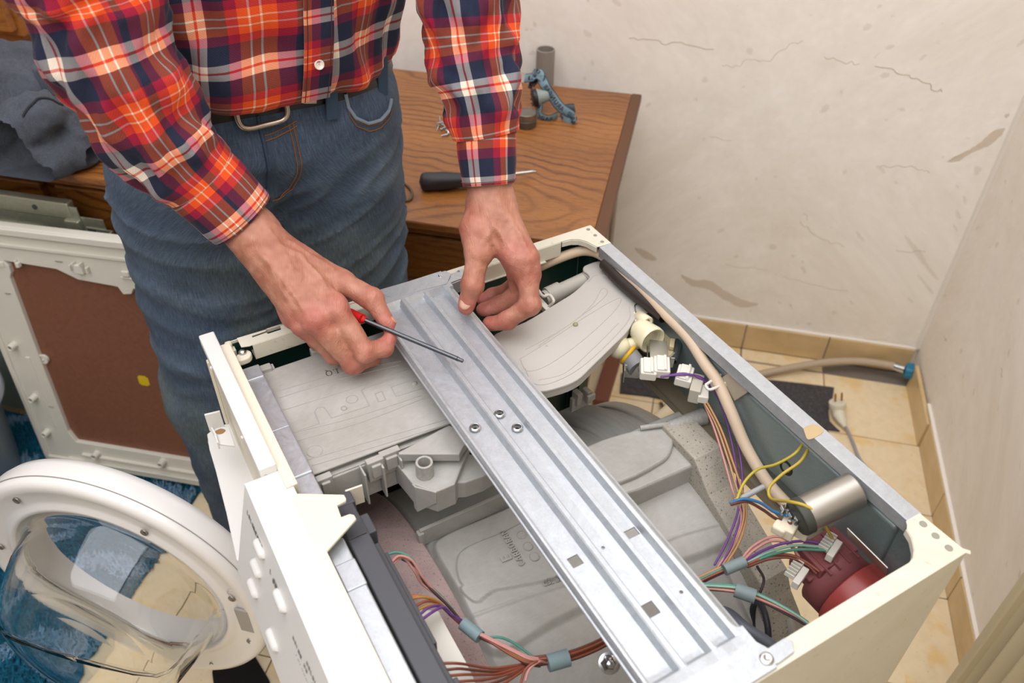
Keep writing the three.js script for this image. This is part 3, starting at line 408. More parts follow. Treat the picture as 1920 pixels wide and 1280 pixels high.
// --- detergent drawer housing
{
  const y = .79;
  const hs = P('detergent_housing', [plate([[-.186, -.263], [-.02, -.263], [-.02, -.0895], [-.186, -.0935]], y - .003, y, [], .0012), bx(-.184, -.022, .72, y - .002, -.26, -.098, .004), plate([[-.186, -.0955], [-.022, -.0915], [-.022, -.0865], [-.186, -.0905]], y - .012, y - .008, [], .0008), bx(-.18, -.03, .73, y - .01, -.1, -.088, .002)], greyPlastic, wm, 'broad flat grey plastic dispenser housing');
  // moulded lines on its lid
  const L = (...q) => tube(q, .0006, q.length * 8, 5), rel = [];
  for (const q of [[[-.18,.7902,-.2251],[-.1081,.7902,-.2184],[-.0409,.7902,-.2045]], [[-.1811,.7902,-.2143],[-.1116,.7902,-.2093],[-.046,.7902,-.1991]], [[-.183,.7902,-.1939],[-.0824,.7902,-.1872],[-.0377,.7902,-.1853]], [[-.1838,.7902,-.1569],[-.1236,.7902,-.1471],[-.0447,.7902,-.142]], [[-.1858,.7902,-.1443],[-.1158,.7902,-.1365],[-.0439,.7902,-.1368]], [[-.1832,.7902,-.1048],[-.12,.7902,-.0974],[-.0382,.7902,-.0896]], [[-.1855,.7902,-.1142],[-.1219,.7902,-.1069],[-.0364,.7902,-.0958]]]) rel.push(tube(q, .0006, 30, 5));
  const poly = q => { const g = []; for (let i = 0; i < q.length - 1; i++) g.push(cyl(q[i], q[i + 1], .0006, .0006, 5)); return g; };
  rel.push(...poly([[-.1835,.7902,-.1576],[-.1569,.7902,-.1568],[-.1552,.7902,-.1747],[-.151,.7902,-.1797],[-.1444,.7902,-.1779],[-.1431,.7902,-.1717],[-.1424,.7902,-.1576],[-.1002,.7902,-.1551],[-.0989,.7902,-.1808],[-.0956,.7902,-.1828],[-.0592,.7902,-.1812]]), ...poly([[-.0881,.7902,-.169],[-.0798,.7902,-.1692],[-.0815,.7902,-.1549],[-.0894,.7902,-.1556],[-.0881,.7902,-.169]]), ...poly([[-.0695,.7902,-.1549],[-.0684,.7902,-.1705],[-.0436,.7902,-.1695]]), ...poly([[-.0699,.7902,-.1541],[-.0401,.7902,-.1519]]));
  rel.push(new THREE.TorusGeometry(.0062, .0005, 5, 24).rotateX(Math.PI / 2).translate(...[-.1131,.7902,-.1735]), new THREE.TorusGeometry(.008, .0005, 5, 24).rotateX(Math.PI / 2).translate(...[-.1742,.7902,-.1219]));
  P('moulded_lines', rel, greyPlastic, hs);
  for (const q of [[-.126,.79,-.1642], [-.0434,.79,-.1628]]) P('stud', [lathe([[.0035, -.001], [.0032, .0012], [.0018, .0018], [0, .0019]], q, [0, 1, 0], 14)], std(0xaaa59b, .5), hs);
  // clips along the far edge and the near side
  for (const q of [[488, 689], [598, 655]]) { const c = [-.322,.79,-1.6874] && null; }
  for (const c of [[-.1776,.792,-.264], [-.1176,.792,-.2659], [-.1084,.79,-.2688]]) P('clip', [bx(c[0] - .009, c[0] + .004, .778, .795, c[2] - .006, c[2] + .004, .0015), bx(c[0] + .004, c[0] + .007, .778, .792, c[2] - .006, c[2] + .003, .001)], greyPlastic, hs);
  for (const [c, w] of [[[-.1067,.782,-.09], .011], [[-.1247,.775,-.0871], .009], [[-.1773,.785,-.0907], .008]]) P('clip', [bx(c[0] - w, c[0] + w, .758, .787, c[2] - .002, c[2] + .006, .001), bx(c[0] - w * .6, c[0] + w * .6, .765, .783, c[2] + .005, c[2] + .009, .0015)], greyPlastic, hs);
  for (const q of [[-.1393,.77,-.0814], [-.1194,.77,-.0784], [-.0993,.77,-.0778]]) P('rib', [bx(q[0] - .0011, q[0] + .0011, .735, .781, -.09, -.074, .0005)], greyPlastic, hs);
  // outlet block with stub pipe
  P('outlet_step', [plate([[-.099,-.0824],[-.0876,-.0836],[-.0359,-.092],[-.0266,-.0631],[-.038,-.0558],[-.0457,-.0492],[-.0997,-.0794]], .775, .786, [], .001)], greyPlastic, hs);
  P('outlet_block', [plate([[-.1028,-.0867],[-.0906,-.0977],[-.0257,-.0657],[-.0359,-.056],[-.0611,-.0299],[-.0822,-.0299],[-.0985,-.0509],[-.1011,-.0742]], .735, .768, [], .0015), plate([[-.0577,-.0371],[-.0291,-.0671],[-.0168,-.0585],[-.0077,-.0339],[-.0286,-.0306],[-.0482,-.0326]], .735, .76, [], .0015)], greyPlastic, hs);
  P('pointed_rib', [ribbon([[...[-.0985,-.0509], .768, .73], [...[-.0976,-.0464], .768, .728], [...[-.0822,-.0299], .768, .752]], .76, .73, .002)], greyPlastic, hs);
  P('stub_pipe', lathe([[.0062, -.01], [.0062, .0165], [.0068, .0172], [.0085, .0172], [.009, .0165], [.0094, 0], [.0094, -.004]], [-.0819,.77,-.0565], [0, 1, 0], 32), greyPlastic, hs);
  P('stub_bore', new THREE.CylinderGeometry(.0061, .0061, .002, 24).translate(...[-.0825,.772,-.055]), std(0x6d675f, .7), hs);
  // pencilled mark
  const font = await new FontLoader().loadAsync('fonts/droid/droid_sans_regular.typeface.json');
  const a = V([-.1083,.79,-.2279]), b = V([-.1266,.79,-.2299]), g = new TextGeometry('I.Q', { font, size: .0085, depth: .0002, curveSegments: 4 });
  const ex = b.clone().sub(a).normalize(), ey = V(0, 1, 0), ez = ex.clone().cross(ey); g.applyMatrix4(new THREE.Matrix4().makeBasis(ex, ez.clone().negate().multiplyScalar(-1).negate(), ey)); g.translate(a.x, .79, a.z);
  P('pencil_mark', g, std(0x5b5148, .8), hs, 'handwritten pencil mark');
}
// --- inlet conduit: flat curved duct to the right of the brace
{
  const out = [[.2696,-.2572],[.2719,-.2518],[.2684,-.144],[.2616,-.1382],[.247,-.1404],[.2369,-.1342],[.216,-.1206],[.1891,-.1088],[.1479,-.0914],[.1194,-.08],[.0931,-.0798],[.0708,-.0864],[.0597,-.1242],[.0679,-.1894],[.1194,-.1959],[.1687,-.2078],[.2021,-.2166],[.2287,-.2287],[.2381,-.2341],[.2402,-.2422],[.2391,-.2495],[.2437,-.2564],[.2501,-.2584]];
  const y = .79, sm = smooth(out, 4);
  const c = P('water_duct', [plate(sm, y - .004, y, [], .0012, 2), plate(smooth(out.map(q => [(q[0] - .17) * .985 + .17, (q[1] + .16) * .985 - .16]), 4), y - .014, y - .004, [], .0008)], paleGrey, wm, 'flat curved pale grey water duct');
  const rel = [tube([[.0936,.7902,-.152],[.1563,.7902,-.1636],[.2087,.7902,-.1841],[.2377,.7902,-.2054],[.2398,.7902,-.1954],[.2075,.7902,-.1799],[.1106,.7902,-.15]], .0005, 60, 5), tube([[.0802,.7902,-.1413],[.0777,.7902,-.119],[.105,.7902,-.1171],[.1586,.7902,-.1321],[.2176,.7902,-.1564],[.2426,.7902,-.1714],[.2441,.7902,-.1793],[.1907,.7902,-.169],[.1175,.7902,-.1494],[.0802,.7902,-.1413]], .0005, 80, 5), tube([[.0806,.7902,-.1003],[.1133,.7902,-.0961],[.1617,.7902,-.1141],[.2173,.7902,-.139]], .0005, 40, 5), tube([[.2303,.7902,-.2262],[.2496,.7902,-.2327],[.2645,.7902,-.2178]], .0005, 20, 5), tube([[.0773,.7902,-.1243],[.0727,.7902,-.0988],[.0949,.7902,-.0894],[.1434,.7902,-.0978],[.2258,.7902,-.1343],[.2469,.7902,-.1581]], .0006, 60, 5)];
  P('moulded_lines', rel, std(0xbdb9b2, .5), c);
  P('stud', lathe([[.0034, -.001], [.003, .002], [.0016, .0024], [0, .0024]], [.1693,.79,-.1613], [0, 1, 0], 12), std(0x9a9076, .5), c);
  P('stud', lathe([[.0012, 0], [.001, .0008], [0, .001]], [.1189,.79,-.1457], [0, 1, 0], 10), std(0xb3aea6, .5), c);
  P('wire_loop', tube([[.2466,.7915,-.1444],[.2522,.7915,-.1545],[.2589,.7915,-.1569],[.2603,.7915,-.1476],[.2609,.7915,-.1365],[.2544,.7915,-.1342]], .0008, 30, 6), steel, c);
  P('hose_stub', [cyl([.1766,.77,-.2448], [.2426,.775,-.2479], .0105, .0105, 20), cyl([.1826,.77,-.2466], [.2023,.772,-.247], .0125, .0125, 20)], std(0xb4b1a8, .5), c);
  P('hose_clip', [tube([[.171,.782,-.2495],[.1658,.788,-.2308],[.1726,.79,-.2266],[.1718,.788,-.2151],[.1676,.78,-.2178]], .0022, 24, 6), bx(...(() => { const q = [.1639,.78,-.2311]; return [q[0] - .004, q[0] + .004, .772, .78, q[2] - .018, q[2] + .018]; })(), .001)], offWhite, c);
  P('rear_stub', cyl([.2485,.775,-.1509], [.2605,.778,-.1521], .006, .006, 14), paleGrey, c);
}
// --- inlet valves on their bracket
{
  const c0 = V([.2389,.783,-.1139]), ax = V(-.02, .06, .93).normalize();
  const vb = P('inlet_valve', [lathe([[0, -.016], [.010, -.016], [.0145, -.010], [.0155, 0], [.0175, .012], [.0172, .017], [.0145, .0172], [.0138, .004], [0, .003]], c0.toArray(), ax.toArray(), 36), cyl([.2466,.782,-.134], [.2505,.786,-.1345], .009, .0085, 20), cyl([.2477,.785,-.147], c0.toArray(), .0055, .008, 16)], ivory, wm, 'yellowed translucent plastic water valve');
  for (let i = 0; i < 4; i++) P('inner_ring', new THREE.TorusGeometry(.0132 - i * .0008, .0005, 5, 28).applyQuaternion(new THREE.Quaternion().setFromUnitVectors(V(0, 0, 1), ax)).translate(c0.x + ax.x * (.013 - i * .003), c0.y + ax.y * (.013 - i * .003), c0.z + ax.z * (.013 - i * .003)), ivory, vb);
  const sb = V([.2477,.79,-.1282]), sx = V(-.1, .3, .9).normalize();
  P('screw_boss', lathe([[.0035, .002], [.0035, .009], [.0075, .009], [.0078, .0], [.0085, -.012], [0, -.012]], sb.toArray(), sx.toArray(), 24), ivory, vb);
  P('boss_hole', lathe([[0, .0035], [.0035, .0035]], sb.toArray(), sx.toArray(), 14), std(0x6f725e, .6), vb);
  P('valve_body', [new THREE.SphereGeometry(.0145, 24, 18).translate(...[.2082,.768,-.1225]), cyl([.2082,.768,-.1225], [.238,.77,-.1146], .008, .008, 18), cyl([.2104,.765,-.1365], [.2136,.77,-.1396], .006, .005, 14)], ivory, vb);
  P('yellow_ring', new THREE.TorusGeometry(.0115, .0026, 8, 28).applyQuaternion(new THREE.Quaternion().setFromUnitVectors(V(0, 0, 1), V(.4, -.35, .8).normalize())).translate(...[.2098,.768,-.105]), std(0xd2a41c, .45), vb);
  const cq = [.3, .62, -.1];
  P('solenoid_coil', [cyl([.2108,.766,-.1037], [.2103,.762,-.0851], .0125, .0125, 24), ob([.2129,.766,-.0788], [.012, .006, .009], [0, -.6, 0], .001)], std(0x7b7d7e, .5), vb, 'grey solenoid coil');
  P('coil_frame', [ob([.2101,.757,-.0839], [.034, .020, .0015], [0, -.62, 0], .0005), ob([.1995,.757,-.0974], [.0015, .020, .03], [0, -.62, 0], .0005), ob([.227,.766,-.0903], [.0015, .016, .03], [0, -.62, 0], .0005)], std(0xa9a89f, .3, .9), vb);
  P('metal_bracket', [ob([.236,.779,-.0818], [.021, .0015, .040], [.05, -.62, 0], .0005), ob([.2378,.772,-.0702], [.021, .016, .0015], [.05, -.62, 0], .0005), ob([.2393,.775,-.0667], [.026, .012, .003], [0, .35, 0], .001)], std(0xb4b2a6, .35, .7), vb);
  for (const [q, e] of [[[.2085,.777,-.0655], -.62], [[.2228,.779,-.0593], -.62], [[.242,.772,-.0395], -.85]]) P('plug_connector', [ob(q, [.019, .012, .026], [.06, e, 0], .0018), ob([q[0], q[1] + .006, q[2]], [.012, .004, .024], [.06, e, 0], .001), ob([q[0] + .003, q[1] + .007, q[2] + .002], [.003, .004, .024], [.06, e, 0], .0006)], offWhite, vb);
  P('plug_connector', ob([.2465,.765,-.0219], [.013, .02, .03], [0, -.85, 0], .0015), std(0xb9b5a4, .5), vb);
  // moulded mounting frame and the bent black rod round it
  P('mounting_frame', [plate(smooth([[.2768,-.1675],[.2866,-.1436],[.2865,-.1174],[.2723,-.0929],[.2474,-.0714],[.2404,-.0861],[.2687,-.1179]], 5), .764, .772, [], .0015), ob([.2818,.776,-.1359], [.014, .006, .007], [0, -.75, 0], .001), ob([.2613,.776,-.0881], [.006, .006, .016], [0, -.75, 0], .001), cyl([.2767,.776,-.1557], [.2733,.776,-.1334], .003, .003, 10)], std(0xcdbf98, .5), vb);
  P('bent_rod', tube([[.2819,.783,-.1651],[.2848,.783,-.1413],[.2864,.781,-.1192],[.2804,.779,-.0996],[.2642,.777,-.0797],[.2445,.774,-.064]], .0042, 40, 10), std(0x4c5455, .35, .5), vb);
}
// rubber pipe and beige hose along the back
P('rubber_pipe', [tube([[.2638,.8,-.2377],[.2607,.8,-.1997],[.2609,.8,-.1679],[.263,.8,-.1376],[.2645,.8,-.112]], .0085, 30, 12), cyl([.2625,.803,-.2363], [.2613,.803,-.2249], .0045, .0045, 10)], std(0x2f2723, .5));
P('inlet_hose', [tube([[.1938,.775,-.3007],[.2188,.79,-.288],[.2434,.797,-.2813],[.2592,.8,-.2733],[.2684,.803,-.2522],[.2678,.806,-.2073],[.2672,.808,-.1613],[.2641,.806,-.1084],[.2638,.802,-.0668],[.2608,.791,-.0294],[.2598,.784,-.005],[.2567,.766,.0262],[.2563,.738,.0612],[.257,.719,.1004],[.2594,.712,.1373],[.2682,.7,.1601]], .0068, 160, 14)], std(0xd3bfa4, .55));
P('drain_hose', [tube([[.2718,.6,-.1162],[.3455,.55,-.1596],[.4499,.45,-.245],[.5568,.35,-.3269]], .011, 30, 12)], std(0xcabd9f, .55));
for (const q of [[.276,.7445,.1072], [.276,.7553,.0123]]) P('rubber_grommet', [lathe([[.005, 0], [.005, .006], [.0075, .0075], [.012, .0055], [.0145, 0], [.0145, -.003]], q, [-1, 0, 0], 28), lathe([[0, .0015], [.0055, .0015]], q, [-1, 0, 0], 16)], std(0x1a1b1b, .5), rearSheet);
// --- tub: shell with moulded panels, seams and letters
const sdPoly = (poly, x, z) => { let d = 1e9, s = 1; for (let i = 0, j = poly.length - 1; i < poly.length; j = i++) { const [ax, az] = poly[i], [bx_, bz] = poly[j], ex = bx_ - ax, ez = bz - az, wx = x - ax, wz = z - az, t = clamp((wx * ex + wz * ez) / (ex * ex + ez * ez)); d = Math.min(d, (wx - t * ex) ** 2 + (wz - t * ez) ** 2); const c = [z >= az, z < bz, ex * wz > ez * wx]; if (c.every(q => q) || c.every(q => !q)) s = -s; } return s * Math.sqrt(d); };
{
  const pan = smooth([[-.088, -.034], [-.08, -.044], [.0, -.045], [.12, -.044], [.236, -.043], [.238, .03], [.236, .1], [.1, .099], [-.02, .098], [-.086, .096], [-.0905, .03]], 6);
  const emb = smooth([[-.079,.0469],[-.0867,.0296],[-.0854,.0246],[-.0829,.0246],[-.0834,.0184],[-.0784,.001],[-.0678,-.0122],[-.0511,-.0155],[-.0158,-.0133],[.0302,-.0098],[.0316,.0436],[.0208,.0606],[-.0382,.0497],[-.0577,.0445]], 5);
  const emb2 = smooth([[-.1013,.0532],[-.103,.0277],[-.0992,-.013],[-.0928,-.0224],[-.077,-.0221],[-.0389,-.0198]], 5);
  const seams = [[[[-.1007,.0556],[-.0214,.0649],[.0448,.0756]]], [[[.0971,.0725],[.1656,.0793],[.228,.09]]], [[[.1671,-.0485],[.196,-.0443],[.2303,-.0412]]]];
  const H = (x, z) => {
    let r = .40 + Math.sqrt(Math.max(1e-4, .268 * .268 - z * z));
    r += .006 * ss(.003, -.004, sdPoly(pan, x, z));
    const e = sdPoly(emb, x, z); r += .003 * ss(.0006, -.0008, e);
    for (const [s] of seams) { let d = 1; for (let i = 0; i < s.length - 1; i++) { const [a, b] = [s[i], s[i + 1]], ex = b[0] - a[0], ez = b[1] - a[1], t = clamp(((x - a[0]) * ex + (z - a[1]) * ez) / (ex * ex + ez * ez)); d = Math.min(d, Math.hypot(x - a[0] - t * ex, z - a[1] - t * ez)); } r += .0016 * ss(.0022, .0004, d); }
    r -= .012 * ss(.185, .205, x) * ss(.1, .14, z); r -= .004 * ss(-.086, -.0935, x);
    return r;
  };
  const nx = 340, nz = 400, R = []; for (let j = 0; j <= nz; j++) { const z = -.262 + .524 * j / nz; R.push(Array.from({ length: nx + 1 }, (_, i) => { const x = -.0935 + .331 * i / nx; return [x, H(x, z), z]; })); }
  let g = loft(R, (i, j, p) => [p[0], p[2]], false);
  const idx = g.index.array; for (let i = 0; i < idx.length; i += 3) { const t = idx[i]; idx[i] = idx[i + 1]; idx[i + 1] = t; } g.computeVertexNormals();
  const low = new THREE.CylinderGeometry(.262, .262, .33, 64, 1).rotateZ(Math.PI / 2).translate(.072, .40, 0);
  const tub = P('tub', [g, boxUV(low)], tubMat, wm, 'grey moulded plastic tub');
  P('ridge', [bx(-.097, .1, .664, .691, -.052, -.0475, .0012), bx(-.1, -.093, .655, .688, -.053, -.045, .001)], greyPlastic, tub);
  P('rear_flange', [lathe([[.2, -.012], [.262, -.012], [.27, -.01], [.27, .01], [.2, .01]], [.246, .4, 0], [1, 0, 0], 64)], greyPlastic, tub);
  // raised letters, read from the near side towards the drawer
  const font = await new FontLoader().loadAsync('fonts/droid/droid_sans_bold.typeface.json');
  const txt = (str, size, p, q, m = tubMat) => { const g = new TextGeometry(str, { font, size, depth: .0026, curveSegments: 3 }), a = V(p), ex = V(q).sub(a).setY(0).normalize(), n = V(0, 1, 0), ey = n.clone().cross(ex); g.applyMatrix4(new THREE.Matrix4().makeBasis(ex, ey, n)); g.translate(a.x, 0, a.z); { const q = g.attributes.position; for (let i = 0; i < q.count; i++) q.setY(i, q.getY(i) + H(q.getX(i), q.getZ(i)) - .0003); g.computeVertexNormals(); } P('raised_letters', g, m, tub, 'raised moulded lettering'); };
  txt('CARBORAN', .0066, [-.0137,.676,.0352], [-.0117,.676,-.0028]); txt('E', .012, [-.0224,.676,.0242], [-.0214,.676,.0085]); txt('CBL 8N', .005, [-.0075,.674,.0633], [.0095,.674,.0655]);
  for (const q of [[.0018,.676,.0008], [.0005,.676,.0168], [.0002,.676,.0307]]) P('mould_mark', new THREE.TorusGeometry(.0052, .0007, 6, 22).rotateX(Math.PI / 2).translate(q[0], H(q[0], q[2]) + .0002, q[2]), tubMat, tub);
  // hump with a screw boss behind the brace
  const hp = [[.1069,-.0488],[.1296,-.0493],[.1917,-.0499],[.2087,-.0504],[.2556,-.049],[.271,-.03],[.2629,-.0101],[.2479,.0301],[.1386,.0277],[.1061,.0223]];
  const hump = P('tub_cover', [plate(hp, .655, .702, [], .004, 3), plate(smooth([[.1042,-.0452],[.1825,-.0437],[.219,-.0292],[.2177,-.0152],[.1963,.0063],[.1761,.0116],[.109,.0071]], 4), .70, .7085, [], .003, 3)], tubMat, tub, 'raised grey cover with screw boss');
  P('screw_boss', [cyl([.22,.709,-.0266], [.2664,.712,-.0185], .0078, .0105, 28), lathe([[0, .002], [.003, .003], [.0045, .0012], [.0045, 0], [0, 0]], [.2194,.709,-.0269], [-.92, 0, -.38], 16)], greyPlastic, tub);
  P('arm_rib', [tube([[.1875,.712,-.0405],[.2033,.713,-.0346],[.2177,.713,-.0296]], .0032, 20, 8)], greyPlastic, tub);
  P('tub_rear_top', [lathe([[.2, 0], [.258, 0], [.266, .006], [.266, .05], [.26, .056]], [.17, .4, -.02], [1, 0, 0], 72)], greyPlastic, tub);
  P('clip', [ob([.1584,.7,-.1236], [.03, .022, .006], [0, .1, 0], .001), ob([.1515,.71,-.1213], [.008, .02, .012], [0, .1, 0], .001), ob([.1639,.71,-.1187], [.006, .02, .012], [0, .1, 0], .001), ob([.1633,.715,-.109], [.012, .01, .004], [0, .1, 0], .001)], std(0x9d998f, .5), tub);
}
// concrete weights front and back
{
  const conc = (base, sp, s) => std(0xffffff, .9, 0, { map: tex(512, 512, (u, v, X, Y) => { const a = tfbm(u, v, 5, s, 3), b = noise(X * .16, Y * .16, s + 2), c = noise(X * .3, Y * .3, s + 9), k = b > .48 ? sp : c > .5 ? sp * .6 : c * 8; return [base[0] + a * 30 - k, base[1] + a * 28 - k, base[2] + a * 26 - k]; }, [5, 5]), bumpMap: tex(256, 256, (u, v) => 128 + 60 * tfbm(u, v, 40, s, 2) - (tnoise(u, v, 46, s + 2) > .5 ? 70 : 0), [5, 5], false), bumpScale: .0016 });
  const segm = (x0, x1, r0, r1, a0, a1) => { const s = new THREE.Shape(); s.absarc(0, 0, r1, a0, a1, false); s.absarc(0, 0, r0, a1, a0, true); const g = new THREE.ExtrudeGeometry(s, { depth: x1 - x0 - .004, bevelEnabled: true, bevelThickness: .002, bevelSize: .002, bevelSegments: 2, curveSegments: 40 }); g.rotateY(Math.PI / 2); g.translate(x0 + .002, .40, 0); return boxUV(g); };
  P('front_weight', segm(-.165, -.096, .17, .276, .25, Math.PI - .25), conc([168, 146, 142], 26, 3), wm, 'pinkish concrete counterweight');
  const s = new THREE.Shape([[.03, .69], [.028, .726], [-.03, .724], [-.062, .695], [-.16, .65], [-.215, .56], [-.23, .42], [-.2, .33], [.022, .33]].map(q => new THREE.Vector2(...q))); const g = new THREE.ExtrudeGeometry(s, { depth: .036, bevelEnabled: true, bevelThickness: .002, bevelSize: .002, bevelSegments: 2 }); g.rotateY(Math.PI / 2); g.translate(.2135, -.012, 0);
  P('rear_weight', boxUV(g), conc([172, 166, 152], 62, 11), wm, 'speckled grey concrete counterweight');
  P('weight_bolt', [cyl([.258, .655, .02], [.262, .655, .02], .008, .008, 6)], steel);
}
// --- capacitor
{
  const a = [.205, .788, .183], b = [.264, .803, .192], d = V(b).sub(V(a)).normalize();
  const c = P('capacitor', lathe([[0, 0], [.0165, 0], [.0178, .0012], [.0178, .058], [.0168, .06], [.012, .061], [0, .061]], a, d.toArray(), 48), std(0xa9a69e, .36, .8), wm, 'silver metal capacitor');
  P('end_cap', lathe([[0, -.006], [.017, -.006], [.0186, -.004], [.0186, .004], [.0178, .0045]], a, d.toArray(), 40), std(0x3c4038, .6), c);
  const tx = (() => { const cv = document.createElement('canvas'); cv.width = 256; cv.height = 128; const x = cv.getContext('2d'); x.fillStyle = '#b6b2a9'; x.fillRect(0, 0, 256, 128); x.fillStyle = '#7d7972'; for (let i = 0; i < 5; i++) for (let k = 0; k < 13; k++) if ((k * 7 + i * 3) % 5) x.fillRect(16 + i * 7 + k * 14, 16 + i * 22, 8, 3 + (k * 5 + i) % 7); const t = new THREE.CanvasTexture(cv); t.colorSpace = THREE.SRGBColorSpace; return t; })();
  { const R = []; const ax = V(0, 1, 0), w = d.clone().cross(ax).normalize(); for (let j = 0; j <= 12; j++) { const q = (-40 + 80 * j / 12) * Math.PI / 180; R.push([0.01, .054].map(t => V(a).addScaledVector(d, t).addScaledVector(ax, .0180 * Math.cos(q)).addScaledVector(w, .0180 * Math.sin(q)))); } P('printed_label', loft(R, (i, j) => [i, 1 - j / 12], false), std(0xffffff, .35, .6, { map: tx, side: THREE.DoubleSide }), c, 'faint printed lettering'); }
  for (const q of [[.1984,.788,.1685], [.2011,.788,.1845], [.2023,.784,.1766]]) P('terminal', [ob(q, [.010, .0045, .006], [0, -.35, 0], .0008), cyl(q, [q[0] - .009, q[1], q[2] + .003], .0016, .0016, 8)], steel, c);
  P('terminal_block', [ob([.198,.772,.1784], [.026, .014, .016], [0, .42, 0], .002), ob([.2114,.768,.1861], [.015, .02, .012], [0, .42, 0], .0015), ob([.1869,.773,.1766], [.013, .011, .014], [0, .42, 0], .003)], std(0xe2d8bf, .5), c);
}
// --- programme timer
{
  const c = [.2533,.7,.2238], mar = std(0x84494a, .55), red = std(0x9a3f3b, .35);
  const t = P('programme_timer', [lathe([[0, 0], [.037, 0], [.0385, .002], [.0385, .028], [0, .028]], [c[0], .69, .205], [0, 0, 1], 56), ob([c[0] - .004, .714, .198], [.056, .028, .035], [0, 0, .06], .002), ob([c[0] - .028, .70, .196], [.018, .022, .03], [0, 0, .3], .002)], mar, wm, 'maroon plastic programme timer');
  P('timer_drum', lathe([[0, .028], [.041, .028], [.0425, .030], [.0425, .048], [.041, .052], [0, .054]], [c[0], .69, .205], [0, 0, 1], 64), red, t, 'smooth red drum');
  for (let i = 0; i < 5; i++) P('rib', ob([c[0] - .028 + i * .0125, .729 - Math.abs(i - 2.4) * .0012, .203], [.0016, .004, .04], [0, 0, 0], .0005), mar, t);
  P('notch_ring', Array.from({ length: 14 }, (_, i) => { const q = .25 + i * .16; return ob([c[0] + .041 * Math.cos(q), .69 + .041 * Math.sin(q), .2585], [.003, .002, .005], [0, 0, q], .0004); }), mar, t);
  for (const [q, e] of [[[.242,.735,.2065], .35], [[.2035,.715,.2057], .35]]) { P('plug_connector', [ob(q, [.024, .010, .007], [0, e, 0], .0008), ...Array.from({ length: 6 }, (_, i) => ob([q[0] - .010 + i * .004, q[1] + .004, q[2] - .006 - i * .0014], [.0012, .006, .010], [0, e, 0], .0003))], offWhite, t); }
  P('metal_strap', [ob([.252,.7583,.2323], [.0012, .034, .05], [.1, .05, .5], .0003)], std(0xb1ada0, .35, .7), t);
}
